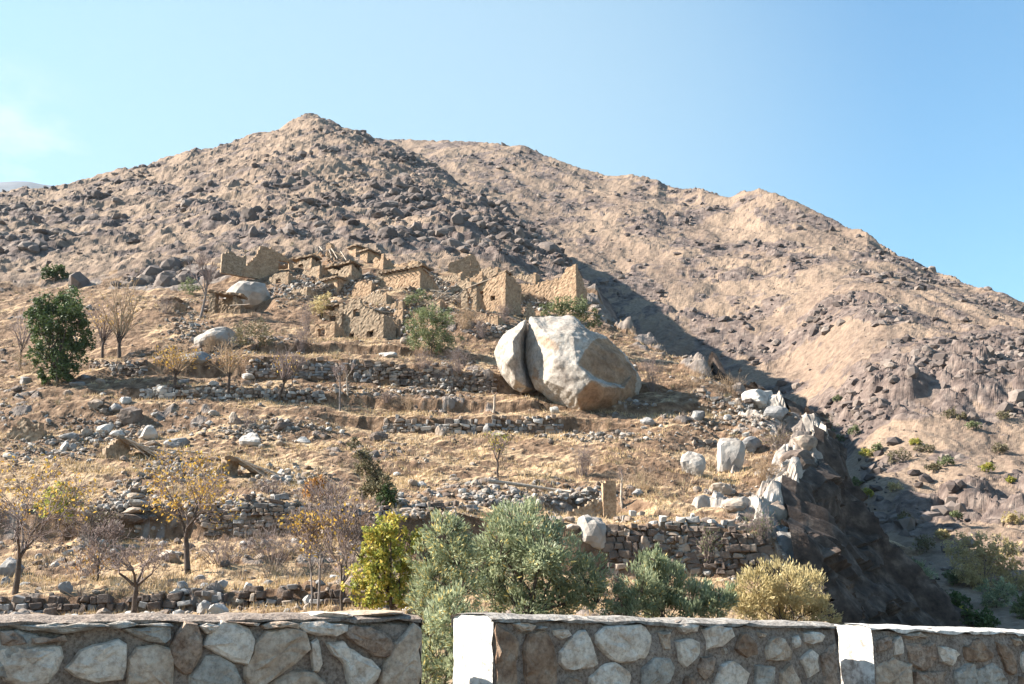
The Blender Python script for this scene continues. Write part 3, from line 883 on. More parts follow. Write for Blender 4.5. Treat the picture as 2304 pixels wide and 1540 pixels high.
def Z7(*q): return [(q[i] / 2.0035, 1360 + q[i + 1] / 2.0035) for i in range(0, len(q), 2)]
def Z8(*q): return [(1000 + q[i] / 1.767, 1360 + q[i + 1] / 1.767) for i in range(0, len(q), 2)]
LEFT = [
 ('s_white', Z7(0,205,120,195,275,195,270,240,215,345,120,361,30,340,0,270)), ('s_white', Z7(300,285,370,215,420,190,510,165,560,185,570,230,545,330,440,335,350,310)),
 ('s_tan', Z7(580,400,590,260,620,205,700,185,750,215,775,300,790,400)), ('s_grey', Z7(560,110,640,105,770,105,765,150,740,180,670,165,610,140)),
 ('s_brown', Z7(765,215,790,140,830,85,880,95,905,160,900,220,860,300,830,310,790,270)), ('s_white', Z7(885,95,930,82,990,90,960,120,925,132)),
 ('s_white', Z7(915,190,950,130,1000,82,1060,95,1120,110,1140,160,1100,260,1050,245,985,215)), ('s_tan', Z7(1115,280,1150,190,1200,130,1280,115,1350,130,1380,200,1300,290,1200,345,1130,361,1110,320)),
 ('s_grey', Z7(865,320,920,240,990,240,1050,280,1080,340,1085,420,870,420)), ('s_tan', Z7(1190,390,1270,322,1350,308,1400,315,1450,355,1450,420,1200,420)),
 ('s_white', Z7(1340,100,1365,78,1450,74,1560,88,1550,120,1500,148,1430,135,1370,125)), ('s_brown', Z7(1540,128,1590,98,1690,112,1750,140,1770,190,1750,230,1680,225,1600,180)),
 ('s_white', Z7(1470,180,1540,178,1600,210,1660,250,1705,290,1690,330,1650,365,1560,385,1555,270,1500,230)), ('s_white', Z7(1395,170,1425,158,1440,260,1440,300,1410,300,1400,240)),
 ('s_tan', Z7(1715,400,1730,270,1780,190,1850,108,1885,125,1893,250,1880,400)), ('s_brown', Z7(0,115,60,112,110,140,118,178,40,188,0,188)),
 ('s_grey', Z7(30,85,250,90,440,82,470,100,330,118,280,130,100,112)), ('s_tan', Z7(1180,97,1260,84,1340,84,1335,110,1200,108)),
 ('s_brown', Z7(140,150,280,140,300,160,200,185,140,180)), ('s_grey', Z7(480,85,620,80,760,82,770,98,600,100,500,102)), ('s_brown', Z7(1010,76,1100,74,1170,84,1150,98,1060,90)),
]
MID = [
 ('s_rust', Z8(192,84,255,110,285,160,280,300,270,360,180,360)), ('s_rust', Z8(330,122,400,108,430,160,440,240,430,360,320,360,315,200)), ('s_tan', Z8(265,77,330,70,360,85,350,110,300,105)),
 ('s_white', Z8(425,97,490,100,495,125,460,145,430,125)), ('s_white', Z8(455,190,510,115,560,107,605,235,560,260,480,262,455,230)), ('s_white', Z8(605,120,640,90,720,87,800,90,820,130,810,190,790,220,700,228,640,195,605,160)),
 ('s_tan', Z8(850,115,890,108,895,175,860,175)), ('s_white', Z8(920,150,980,134,1010,150,1015,200,950,248,930,225)), ('s_white', Z8(1030,97,1130,88,1150,130,1100,165,1045,172)),
 ('s_rust', Z8(1155,185,1175,122,1200,114,1245,160,1240,200,1200,210)), ('s_tan', Z8(1270,180,1290,140,1350,132,1380,190,1380,220,1330,215,1280,220)), ('s_white', Z8(1375,127,1403,117,1406,170,1385,178)),
 ('s_white', Z8(1425,115,1480,110,1505,125,1495,150,1430,152)), ('s_white', Z8(1405,215,1460,177,1478,200,1475,270,1440,288)), ('s_grey', Z8(785,260,830,212,890,212,910,250,890,310,850,330,785,330)),
 ('s_white', Z8(570,290,640,242,700,247,735,290,720,360,580,360)), ('s_rust', Z8(465,330,490,287,540,302,545,360,465,360)), ('s_brown', Z8(1005,250,1020,212,1080,212,1060,270,1030,300)),
 ('s_white', Z8(1070,360,1090,247,1140,227,1200,270,1190,360)), ('s_grey', Z8(1230,242,1310,247,1300,340,1230,340)), ('s_rust', Z8(935,330,960,277,1000,302,1000,340)),
 ('s_tan', Z8(1330,272,1370,237,1400,300,1430,340,1340,350)), ('s_white', Z8(920,90,950,82,1008,84,1000,110,930,112)), ('s_brown', Z8(1495,205,1550,158,1550,340,1500,340)),
 ('s_brown', Z8(640,355,700,352,760,360,750,420,650,420)), ('s_grey', Z8(380,85,410,92,385,100,360,98)), ('s_tan', Z8(1240,112,1275,116,1262,132,1245,130)), ('s_tan', Z8(1100,175,1118,172,1115,195,1102,195)),
]
RIGHT = [
 ('s_tan', Z8(1720,252,1780,222,1848,240,1848,340,1720,340)), ('s_white', Z8(1780,130,1810,126,1815,200,1785,202)), ('s_brown', Z8(1835,162,1940,152,1950,220,1910,260,1850,230)),
 ('s_white', Z8(1965,167,2010,170,2040,200,2010,245,1970,220)), ('s_rust', Z8(2065,170,2120,138,2180,200,2150,228,2070,222)), ('s_grey', Z8(2025,270,2080,237,2108,240,2098,340,2030,340)),
 ('s_grey', Z8(2115,260,2190,242,2228,300,2220,350,2110,350)), ('s_rust', Z8(2190,152,2250,180,2270,270,2240,280,2200,200)), ('s_tan', Z8(2245,137,2280,132,2290,160,2265,167)), ('s_brown', Z8(1715,142,1770,132,1775,170,1720,192)),
 ('s_brown', Z8(1860,270,1930,272,2000,262,1990,340,1870,340)), ('s_white', Z8(2290,200,2340,190,2350,260,2300,270)), ('s_tan', Z8(2300,140,2380,140,2380,170,2310,175)), ('s_tan', Z8(1820,118,1880,112,1920,130,1850,140)),
 ('s_rust', Z8(2285,290,2350,280,2360,340,2285,340)),
]
SEG = [  # stones, first px, last px, top py at both ends, label
 (LEFT, -420, 945, 1392, 1391, 'low stone parapet wall on the left with large stones and a flat cap stone', 3, (-420, 1540)),
 (MID, 1110, 1880, 1391, 1409, 'middle stone parapet wall with white sunlit left end and smooth pale top', 4, None),
 (RIGHT, 1960, 2750, 1412, 1440, 'rightmost stone parapet wall with white end and white crumbling top edge', 5, None),
]
WALLS = []
for si, (stones, pa, pb, ta, tb, label, seed, _) in enumerate(SEG):
    s0, z0 = wall_hit(pa, ta); s1, z1 = wall_hit(pb, tb)
    if si == 0: s0 -= 3.0
    root = thing('parapet_wall', label, 'wall', (0, 0, 0), 0, 'parapet walls beside the road')
    base = wall_pt((s0 + s1) / 2, ROADZ((s0 + s1) / 2))
    root.location = base
    inv = Matrix.Translation(-base)
    def put(nm, me, mt):
        me.transform(inv)
        return link(nm, me, root, mt)
    me, _, _, _ = seg_body(s0, s1, z0, z1, seed)
    put('mortar', me, M['mortar'])
    put('end_plaster', end_face(s0, z0, seed + 20), M['pale_lit' if si else 'mortar'])  # sunlit ends paler than the mortar: sunlight put into the colour
    put('end_plaster', end_face(s1, z1, seed + 40, 1), M['mortar'])
    put('capping', top_coat(s0 - (.02 if si else 0), s1, z0, z1, seed + 60, amp=.012), M[('mortar', 'cap', 'pale_lit')[si]])
    k = 0
    for mt, poly in stones:
        pl = [wall_hit(*p) for p in poly]
        top = lambda s: z0 + (z1 - z0) * (s - s0) / (s1 - s0) - .012
        pl = [(min(max(s, s0 + .01), s1 - .01), min(z, top(s))) for s, z in pl]
        put('stone', wall_stone(pl, seed * 100 + k, 0.035 if si == 0 else 0.024, 1.13 if si == 0 else 1.07), M[mt]); k += 1
    # the lower courses, below the picture edge, and the parts beyond its sides
    r = random.Random(seed)
    zlow = min(wall_hit(p[0], p[1])[1] for _, poly in stones for p in poly)
    cell = .27 if si == 0 else .2
    sx0 = wall_hit(0, 1500)[0] if si == 0 else s0
    s = s0 + .02
    while s < s1 - cell * .6:
        z = (zlow - .02) if s > sx0 - .02 else z0 - .03
        while z - cell * .8 > ROADZ(s):
            w, h = cell * r.uniform(.7, .92), cell * r.uniform(.6, .78)
            cx, cz = s + cell * .5, z - cell * .42
            n = r.randint(6, 8)
            an0 = r.uniform(0, 1)
            poly = [(cx + .5 * w * math.cos(an0 + 6.283 * i / n) * r.uniform(.85, 1.12), cz + .5 * h * math.sin(an0 + 6.283 * i / n) * r.uniform(.85, 1.12)) for i in range(n)]
            poly = [(min(max(q, s0 + .01), s1 - .01), t) for q, t in poly]
            put('stone', wall_stone(poly, r.randint(0, 9999), .025), M[r.choice(['s_white', 's_tan', 's_tan', 's_grey', 's_brown', 's_rust'])])
            z -= cell * .84
        s += cell
    WALLS.append((s0, s1, z0, z1))

# flat cap stones lying on the left parapet
def slab(name, label, cat, s, o, z, w, d, h, seed, mt, tilt=0.0, group=None):
    P, F = rock_vf(seed, 3, 11, 0.015)
    ob = link(name, make_mesh(name, P * np.array([w, d, h]), F, False), None, M[mt])
    ob.location = wall_pt(s, z, o)
    ob.rotation_euler = (0, tilt, WA)
    return tag(ob, label, cat, group)
s_, z_ = wall_hit(850, 1390)
slab('cap_stone', 'flat grey cap stone at the right end of the left parapet', 'stone', s_, -.16, z_ - .005, .36, .34, .035, 5, 's_tan', -.04)
s_, z_ = wall_hit(735, 1393)
slab('cap_stone', 'pale flat stone lying on the left parapet beside the cap stone', 'stone', s_, -.14, z_ - .008, .27, .3, .04, 8, 's_white', .03)

# ------------------------------------------------------------------ the great split boulder
def zoom2(x, y): return 900 + x / 3.348, 520 + y / 3.348
def boulder_mesh(outline, inner, ridges, Y0, depth, seed, rough, cuts=4):
    pts2, P3 = [], []
    for x, y, dy in outline + inner:
        px, py = zoom2(x, y)
        pts2.append(Vector((x, -y)))
        P3.append(at(px, py, Y0 + dy))
    n = len(outline)
    edges = [(i, (i + 1) % n) for i in range(n)] + ridges
    v2, _, f2, ov, _, _ = mgeo.delaunay_2d_cdt(pts2, edges, [], 1, 1e-3)
    bm = bmesh.new()
    vs = []
    for k, v in enumerate(v2):
        vs.append(bm.verts.new(P3[ov[k][0]] if ov[k] else P3[0]))
    for f in f2:
        try: bm.faces.new([vs[i] for i in f])
        except ValueError: pass
    # the unseen back: rings closing behind the outline
    back = {}
    for k, v in enumerate(v2):
        if ov[k] and ov[k][0] < n: back[ov[k][0]] = vs[k]
    c = sum((P3[i] for i in range(n)), Vector()) / n
    ring0 = [back[i] for i in range(n)]
    prev = ring0
    for f, dd in ((.93, .45), (.62, .85)):
        cur = []
        for i in range(n):
            p = c + (P3[i] - c) * f
            cur.append(bm.verts.new((p.x, P3[i].y + depth * dd, p.z)))
        for i in range(n):
            j = (i + 1) % n
            bm.faces.new([prev[i], prev[j], cur[j], cur[i]])
        prev = cur
    cc = bm.verts.new((c.x, c.y + depth, c.z))
    for i in range(n):
        bm.faces.new([prev[i], prev[(i + 1) % n], cc])
    bmesh.ops.triangulate(bm, faces=bm.faces[:])
    bmesh.ops.recalc_face_normals(bm, faces=bm.faces[:])
    for q in range(cuts):
        bmesh.ops.subdivide_edges(bm, edges=bm.edges[:], cuts=1, use_grid_fill=True)
        if q in (2,):
            bmesh.ops.smooth_vert(bm, verts=bm.verts[:], factor=0.35, use_axis_x=True, use_axis_y=True, use_axis_z=True)
    bm.normal_update()
    V = np.array([v.co[:] for v in bm.verts]); N = np.array([v.normal[:] for v in bm.verts])
    x, y, z = V.T
    d = rough * (0.30 * fbm(x * .55 + y * .3, z * .55 + y * .25, 4, seed) + 0.07 * fbm(x * 2.6 + y, z * 2.6 + y, 4, seed + 9) + .025 * fbm(x * 8 + y * 5, z * 8 - y * 5, 3, seed + 5))
    V = V + N * d[:, None]
    F = np.array([[v.index for v in f.verts] for f in bm.faces])
    bm.free()
    return V, F

O_R = [(985,655,1.0),(1100,640,1.5),(1310,640,1.5),(1420,740,.5),(1560,800,1.3),(1700,930,1.8),(1790,1060,2.3),(1822,1130,2.8),(1790,1270,2.3),
       (1680,1380,1),(1500,1412,0),(1400,1422,-.5),(1250,1350,-.5),(1130,1270,0),(1030,1190,.5),(960,1080,1),(938,950,1.2),(955,800,1.2)]
I_R = [(1120,800,-1.5),(1300,760,-1.4),(1180,1000,-3.0),(1330,1000,-3.5),(1400,880,-2.0),(1490,1110,-1.7),(1660,1160,.1),(1450,1125,-3.9),(1330,1235,-3.6),
       (1370,1380,-1.8),(1100,1130,-2.2),(1690,1180,-1.0),(1565,1250,-2.3),(1600,1000,-.5),(1430,780,-.4),(1750,1080,.9),(1570,1165,-2.6)]
n0 = len(O_R)
RG = [(3, n0 + 14), (n0 + 14, n0 + 4), (n0 + 4, n0 + 3), (n0 + 3, n0 + 5), (n0 + 5, n0 + 6), (n0 + 3, n0 + 7), (n0 + 7, n0 + 16), (n0 + 16, n0 + 11), (n0 + 7, n0 + 8), (n0 + 8, n0 + 9), (n0 + 9, 11),
      (n0 + 2, n0 + 3), (n0 + 10, n0 + 8), (n0 + 11, n0 + 6), (n0 + 14, 4), (n0 + 6, n0 + 15), (n0 + 15, 6)]
O_L = [(950,668,1.6),(820,742,1.0),(735,830,1.5),(709,920,2),(738,1020,1.8),(800,1120,1.5),(860,1185,1.2),(915,1215,1.0),(1025,1200,2.8),(992,1090,3.4),(965,980,3.8),(962,860,3.8),(968,740,3.2)]
I_L = [(850,830,-.9),(810,1000,-.6),(870,1120,-.3),(858,930,-1.1),(925,725,.4),(893,850,.0),(893,970,.0),(925,1085,.2),(955,1175,.5)]
M['boulder'] = mat('pale_boulder_granite', [(0.205, 0.172, 0.148), (0.335, 0.295, 0.258), (0.43, 0.39, 0.345), (0.40, 0.295, 0.21)], speck=2.6, speckf=.5, scale=0.55, detail=9, bump=0.6, bscale=3, bdist=0.12, contrast=(0.28, 0.78))
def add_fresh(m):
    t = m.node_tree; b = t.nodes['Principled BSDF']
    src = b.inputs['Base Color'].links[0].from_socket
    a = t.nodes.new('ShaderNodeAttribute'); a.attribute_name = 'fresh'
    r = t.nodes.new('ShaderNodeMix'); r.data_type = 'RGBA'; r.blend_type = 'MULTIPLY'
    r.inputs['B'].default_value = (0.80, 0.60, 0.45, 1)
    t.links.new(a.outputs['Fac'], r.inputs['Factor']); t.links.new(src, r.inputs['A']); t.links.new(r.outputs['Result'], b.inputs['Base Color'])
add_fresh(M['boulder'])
BY = 84.5
V, F = boulder_mesh(O_R, I_R, RG, BY, 6.5, 5, 1.0)
c = Vector(V.mean(0)); c.z = V[:, 2].min()
def in_poly(X_, Y_, poly):
    r_ = np.zeros(len(X_), bool); n_ = len(poly)
    for i in range(n_):
        (x1, y1), (x2, y2) = poly[i], poly[(i + 1) % n_]
        k_ = ((y1 > Y_) != (y2 > Y_)) & (X_ < (x2 - x1) * (Y_ - y1) / (y2 - y1 + 1e-9) + x1)
        r_ ^= k_
    return r_
# freshly broken brown faces (outlines given on the rock's front)
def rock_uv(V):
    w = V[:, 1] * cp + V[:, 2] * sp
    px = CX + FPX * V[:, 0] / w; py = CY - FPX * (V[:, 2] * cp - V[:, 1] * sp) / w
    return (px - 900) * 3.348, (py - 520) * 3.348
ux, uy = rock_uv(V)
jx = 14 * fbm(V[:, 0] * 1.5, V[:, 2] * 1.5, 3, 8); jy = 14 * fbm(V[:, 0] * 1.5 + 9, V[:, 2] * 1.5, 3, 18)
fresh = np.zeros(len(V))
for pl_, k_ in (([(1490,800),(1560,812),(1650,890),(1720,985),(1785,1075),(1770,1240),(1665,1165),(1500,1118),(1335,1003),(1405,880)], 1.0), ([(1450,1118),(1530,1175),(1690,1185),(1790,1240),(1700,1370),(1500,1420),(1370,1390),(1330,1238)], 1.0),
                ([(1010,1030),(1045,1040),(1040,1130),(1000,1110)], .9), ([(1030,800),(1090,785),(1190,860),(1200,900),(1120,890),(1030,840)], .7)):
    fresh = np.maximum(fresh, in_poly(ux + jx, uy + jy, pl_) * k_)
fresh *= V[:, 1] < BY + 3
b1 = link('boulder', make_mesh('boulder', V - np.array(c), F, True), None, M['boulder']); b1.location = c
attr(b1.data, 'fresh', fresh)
tag(b1, 'huge pale split boulder with brown shaded facets standing on the hillside', 'boulder', 'huge split boulder')
V, F = boulder_mesh(O_L, I_L, [(13, 16), (16, 15), (13, 14), (14, 15), (0, 17), (17, 18), (18, 19), (19, 20), (20, 21), (21, 7)], BY - .3, 4.5, 7, .7)
c = Vector(V.mean(0)); c.z = V[:, 2].min()
c.x += .0
b2 = link('boulder', make_mesh('boulder', V - np.array(c), F, True), None, M['boulder']); b2.location = c
tag(b2, 'narrow split-off slab leaning at the left side of the huge boulder', 'boulder', 'huge split boulder')

# ------------------------------------------------------------------ dry-stone terrace walls: every stone a part
STONES = {}
for mt in ('rock_tan', 'rock_grey', 'rock_dark', 'rock_white'):
    STONES[mt] = []
    for i in range(7):
        P, F = block_vf(300 + i + 31 * len(STONES))
        m_ = make_mesh('wall_stone', P, F, False); m_.materials.append(M[mt])
        STONES[mt].append(m_)

def dry_wall(label, pts, sw, sh, mats, seed, out=0.12, limit=300, group='dry stone terrace walls'):
    """pts: (px, py bottom, py top) along a terrace riser"""
    r = random.Random(seed)
    P = []
    for px, pb_, pt_ in pts:
        g_ = hit(px, (pb_ + pt_) / 2)
        zb = float(ae(px, pb_)[1]) * g_.y; zt = float(ae(px, pt_)[1]) * g_.y
        P.append((g_.x, g_.y - out, zb, zt))
    P = np.array(P)
    seg = np.concatenate([[0], np.cumsum(np.hypot(np.diff(P[:, 0]), np.diff(P[:, 1])))])
    root = thing('terrace_wall', label, 'stone wall', (P[0, 0], P[0, 1], P[0, 2]), 0, group)
    o0 = np.array(root.location)
    n = 0
    def q(s): return [np.interp(s, seg, P[:, k]) for k in range(4)]
    row = 0
    hmax = (P[:, 3] - P[:, 2]).max()
    h = -0.05
    while h < hmax:
        ch = sh * r.uniform(.75, 1.25)
        s = -r.uniform(0, sw)
        while s < seg[-1]:
            w = sw * r.choice((r.uniform(.4, .9), r.uniform(.7, 1.3), r.uniform(1.1, 2.0)))
            x, y, zb, zt = q(s + w / 2)
            if zb + h < zt - ch * .25 * r.uniform(-1, 6) and n < limit and r.random() > .11:
                x2, y2, _, _ = q(s + w / 2 + .2); x1, y1, _, _ = q(s + w / 2 - .2)
                ob = bpy.data.objects.new('stone', r.choice(STONES[r.choice(mats)]))
                COL.objects.link(ob); ob.parent = root
                ob.location = Vector((x, y + .10 * h / max(sh, .1) * .5 - r.uniform(-.10, .10), zb + h + ch * r.uniform(.35, .65))) - Vector(o0)
                ob.rotation_euler = (r.uniform(-.18, .18) + r.choice((0, 3.14159)), r.uniform(-.2, .2), math.atan2(y2 - y1, x2 - x1) + r.uniform(-.25, .25))
                k = r.uniform(.92, 1.12)
                ob.scale = (w * k, sw * r.uniform(.9, 1.3), ch * k * r.uniform(.8, 1.25))
                n += 1
            s += w * .97
        h += ch * .92
    return root

dry_wall('tall rough dry stone retaining wall in shade right of the willow', [(1372,1292,1182),(1450,1290,1182),(1550,1292,1184),(1650,1295,1192),(1725,1298,1216)], .46, .34, ['rock_dark', 'rock_dark', 'rock_dark', 'rock_tan'], 11)  # mostly dark stones: the shade on this wall put into their colour
dry_wall('dry stone terrace wall of pale round stones left below the huge boulder', [(868,975,944),(1000,977,945),(1130,978,942),(1260,976,942)], .46, .33, ['rock_tan', 'rock_tan', 'rock_white', 'rock_grey', 'rock_dark'], 12)
dry_wall('broken dry stone wall behind the forked yellow tree', [(462,1206,1140),(560,1206,1126),(640,1204,1128),(702,1204,1140),(760,1212,1162)], .40, .24, ['rock_tan', 'rock_dark', 'rock_grey', 'rock_tan'], 13)
dry_wall('low stone bank wall above the straw strip at the bottom', [(440,1382,1345),(520,1376,1330),(640,1370,1326),(760,1368,1330),(830,1368,1336)], .34, .24, ['rock_dark', 'rock_grey', 'rock_tan'], 14)
dry_wall('low dark stone bank wall at the bottom left corner', [(-60,1390,1347),(60,1390,1346),(180,1390,1345),(300,1388,1346),(420,1382,1344)], .36, .24, ['rock_dark', 'rock_dark', 'rock_grey'], 15)
dry_wall('dry stone wall behind the row of pollard trees', [(322,904,872),(420,905,871),(520,907,874),(620,907,877),(725,908,882)], .44, .28, ['rock_dark', 'rock_grey', 'rock_tan', 'rock_white'], 16)
dry_wall('ruined terrace edge of grey stones behind the yellow green tree', [(720,1180,1140),(800,1184,1140),(900,1172,1138),(1000,1168,1136),(1060,1166,1138)], .38, .24, ['rock_grey', 'rock_tan', 'rock_dark'], 17)
dry_wall('small stone terrace wall beside the dark evergreen tree', [(205,848,812),(260,848,816),(325,848,812)], .40, .26, ['rock_tan', 'rock_grey', 'rock_dark'], 18)
dry_wall('terrace wall of small dark stones below the village on the left', [(560,850,809),(640,852,812),(740,856,814),(850,864,816)], .46, .32, ['rock_dark', 'rock_tan', 'rock_grey'], 19)
dry_wall('terrace wall of small stones below the green shrubs', [(860,866,818),(960,872,828),(1060,880,844),(1112,886,850)], .46, .32, ['rock_dark', 'rock_tan', 'rock_dark'], 20)
dry_wall('low terrace wall right of the huge boulder', [(1560,905,872),(1620,925,885),(1690,945,900)], .45, .34, ['rock_grey', 'rock_dark', 'rock_tan'], 21)
dry_wall('small dark stone wall between the white outcrops', [(1562,1020,988),(1620,1016,988),(1640,1014,990)], .42, .26, ['rock_dark', 'rock_tan'], 22)
dry_wall('stone edge along the terrace below the white dead trunk', [(1390,1185,1163),(1480,1186,1162),(1580,1190,1168),(1670,1196,1176)], .4, .26, ['rock_tan', 'rock_grey', 'rock_white'], 23)
# ------------------------------------------------------------------ ruined village
def slab_vf(L_, H_, t_, cell, alive, jit, seed, z0=0.0):
    """a masonry slab in the x-z plane, thickness along +y, made of cells so tops can crumble and openings are real holes"""
    r = np.random.default_rng(seed)
    nx = max(1, int(round(L_ / cell))); nz_ = max(1, int(round(H_ / cell)))
    cx, cz = L_ / nx, H_ / nz_
    A = np.zeros((nx + 2, nz_ + 2), bool)
    for i in range(nx):
        for k in range(nz_):
            A[i + 1, k + 1] = alive((i + .5) * cx, z0 + (k + .5) * cz)
    idx = {}
    V, F = [], []
    J = r.normal(0, jit, (nx + 1, nz_ + 1, 2, 3))
    J[..., 1] *= .8
    def v(i, k, s):
        key = (i, k, s)
        if key not in idx:
            idx[key] = len(V)
            j = J[i, k, s]
            V.append((i * cx + j[0], s * t_ + j[1], z0 + k * cz + j[2]))
        return idx[key]
    for i in range(nx):
        for k in range(nz_):
            if not A[i + 1, k + 1]: continue
            F.append([v(i, k, 0), v(i + 1, k, 0), v(i + 1, k + 1, 0), v(i, k + 1, 0)])
            F.append([v(i + 1, k, 1), v(i, k, 1), v(i, k + 1, 1), v(i + 1, k + 1, 1)])
            if not A[i, k + 1]: F.append([v(i, k, 1), v(i, k, 0), v(i, k + 1, 0), v(i, k + 1, 1)])
            if not A[i + 2, k + 1]: F.append([v(i + 1, k, 0), v(i + 1, k, 1), v(i + 1, k + 1, 1), v(i + 1, k + 1, 0)])
            if not A[i + 1, k]: F.append([v(i, k, 1), v(i + 1, k, 1), v(i + 1, k, 0), v(i, k, 0)])
            if not A[i + 1, k + 2]: F.append([v(i, k + 1, 0), v(i + 1, k + 1, 0), v(i + 1, k + 1, 1), v(i, k + 1, 1)])
    return np.array(V), np.array(F)

def profile(*pts):
    """crumbling top edge: (fraction of length, height) points"""
    xs = [p[0] for p in pts]; hs = [p[1] for p in pts]
    return lambda f: float(np.interp(f, xs, hs))

def wall(root, name, L_, top, loc, rz, t_=.45, holes=(), mt='mudstone', seed=1, cell=.2, jit=.026, rough=.2, base=-2.0):
    r = np.random.default_rng(seed)
    H_ = max(top(f) for f in np.linspace(0, 1, 21)) + .2
    tn = r.uniform(0, 50)
    def alive(x, z):
        if z > top(x / L_) + rough * float(fbm(np.array([x * 1.7 + tn]), np.array([3.1]), 3, seed)[0]) * 2.2: return False
        for a, b, c, d in holes:
            if a < x < b and c < z < d: return False
        return True
    V, F = slab_vf(L_, H_ - base, t_, cell, alive, jit, seed, base)
    o = link(name, make_mesh(name, V, F, False), root, M[mt])
    o.location = loc; o.rotation_euler = (0, 0, rz)
    return o

def roof(root, w, d, loc, t_=.3, seed=1, mt='roof', tilt=(0, 0), cell=.3, gap=None, name='roof'):
    V, F = slab_vf(w, d, t_, cell, (lambda x, z: not (gap and gap(x / w, z / d))), .05, seed)
    Q = np.stack([V[:, 0], V[:, 2], V[:, 1] + .10 * fbm(V[:, 0] * .9, V[:, 2] * .9 + seed, 3, seed)], -1)
    o = link(name, make_mesh(name, Q, F[:, ::-1], False), root, M[mt])
    o.location = loc; o.rotation_euler = (tilt[0], tilt[1], 0)
    return o

def pole_mesh(p, q, r0, r1, n=6, bend=0.0, seed=0):
    p = np.array(p, float); q = np.array(q, float)
    d = q - p; d /= np.linalg.norm(d)
    a = np.cross(d, [0, 0, 1.0]); a = a / (np.linalg.norm(a) or 1) if np.linalg.norm(a) > 1e-3 else np.array([1.0, 0, 0])
    b = np.cross(d, a)
    V, F = [], []
    rr = np.random.default_rng(seed)
    m = 5
    for k in range(m):
        f = k / (m - 1)
        c = p + (q - p) * f + a * bend * math.sin(f * 3.1416) + rr.normal(0, .15 * r0, 3)
        R_ = r0 + (r1 - r0) * f
        for i in range(n):
            an = 6.2832 * i / n
            V.append(c + R_ * (math.cos(an) * a + math.sin(an) * b))
    for k in range(m - 1):
        for i in range(n):
            j = (i + 1) % n
            F.append([k * n + i, k * n + j, (k + 1) * n + j, (k + 1) * n + i])
    F.append([0, 1, 2, 3]); F.append([0, 3, 4, 5]); b0 = (m - 1) * n
    F.append([b0 + 3, b0 + 2, b0 + 1, b0]); F.append([b0 + 5, b0 + 4, b0 + 3, b0])
    return np.array(V), np.array(F)

def pole(root, name, p, q, r0=.08, r1=.06, mt='wood', bend=0, seed=0):
    V, F = pole_mesh(p, q, r0, r1, 6, bend, seed)
    return link(name, make_mesh(name, V, F, False), root, M[mt])

def ruin(label, px, py, yaw, cat='ruined house', name='ruined_house', group='ruined houses of the village', sink=0.0, hitf=None):
    p = (hitf or hit)(px, py)
    o = thing(name, label, cat, p - Vector((0, 0, sink)), -math.radians(yaw + (5 if yaw > 12 else 0)), group)
    return o, 1.28 * p.y / FPX     # metres per photo pixel here, a little over for what the slope hides

HP = math.pi / 2
# -- house with a flat mud roof, centre (868-998, 600-650)
h, s = ruin('large mud house with flat roof slab and shaded right wall in the village centre', 945, 652, 24)
wf = 80 * s / math.cos(math.radians(24)); ws = 4.6; H1 = 44 * s
wall(h, 'wall', wf, profile((0, H1 * .9), (1, H1)), (-wf, 0, 0), 0, seed=21, mt='mud', rough=.02)
wall(h, 'wall', ws, profile((0, H1), (.55, H1 * .80), (.9, H1 * .45), (1, H1 * .2)), (0, 0.003, 0), HP, seed=22, mt='mud', rough=.05)
wall(h, 'wall', ws, profile((0, H1), (1, H1 * .8)), (-wf + .45, 0.003, 0), HP, seed=23, mt='mud')
roof(h, wf + .9, ws * .55, (-wf - .4, -.35, H1 + .02), .28, 24)
for k in range(9):
    x = -wf + .3 + k * (wf - .4) / 8
    pole(h, 'beam', (x, -.55, H1 - .07), (x, 2.4, H1 - .07), .07, .06, seed=k)
pole(h, 'beam', (.1, .4, H1 - .1), (.9, ws + .6, H1 * .55), .1, .08, seed=33)
roof(h, wf * 1.05, 1.6, (-wf - .5, -1.9, -.25), .3, 26, name='lower_roof')
for k in range(6):
    x = -wf + k * wf / 5.3
    pole(h, 'beam', (x, -2.1, -.33), (x, -.3, -.33), .08, .07, seed=50 + k)
wall(h, 'lower_wall', wf * .95, profile((0, 1.3), (1, 1.2)), (-wf - .2, -1.6, -1.65), 0, seed=27, mt='mud')
# -- stub of a taller wall on its left
wall(h, 'wall_stub', 1.3, profile((0, .3), (.35, H1 * 1.15), (.7, H1 * 1.3), (1, H1 * .8)), (-wf - 1.1, -.3, -.2), .2, seed=28)

# -- small house left of it with a doorway (715-805, 610-672)
h, s = ruin('small mud house with flat roof and a bright doorway in its shaded side', 758, 668, 30)
wf = 46 * s / math.cos(math.radians(30)); H1 = 36 * s; ws = 3.6
wall(h, 'wall', wf, profile((0, H1), (1, H1)), (-wf, 0, 0), 0, seed=31, mt='mud', rough=.03)
wall(h, 'wall', ws, profile((0, H1 * 1.05), (.5, H1 * 1.2), (.55, H1 * 1.5), (1, H1 * 1.25)), (0, 0.003, 0), HP, holes=[(1.9, 2.7, -.2, 1.7)], seed=32, mt='mud')
wall(h, 'wall', ws, profile((0, H1), (1, H1)), (-wf + .45, 0.003, 0), HP, seed=34, mt='mud')
wall(h, 'back_wall', wf, profile((0, H1 * 1.2), (.6, H1 * 1.3), (1, H1 * 1.5)), (-wf, ws - .4, 0), 0, seed=35, mt='mud')
roof(h, wf + .7, 1.8, (-wf - .45, -.4, H1 + .02), .22, 36)
for k in range(6):
    x = -wf + .2 + k * (wf - .2) / 5.2
    pole(h, 'beam', (x, -.5, H1 - .06), (x, 1.6, H1 - .06), .06, .05, seed=60 + k)

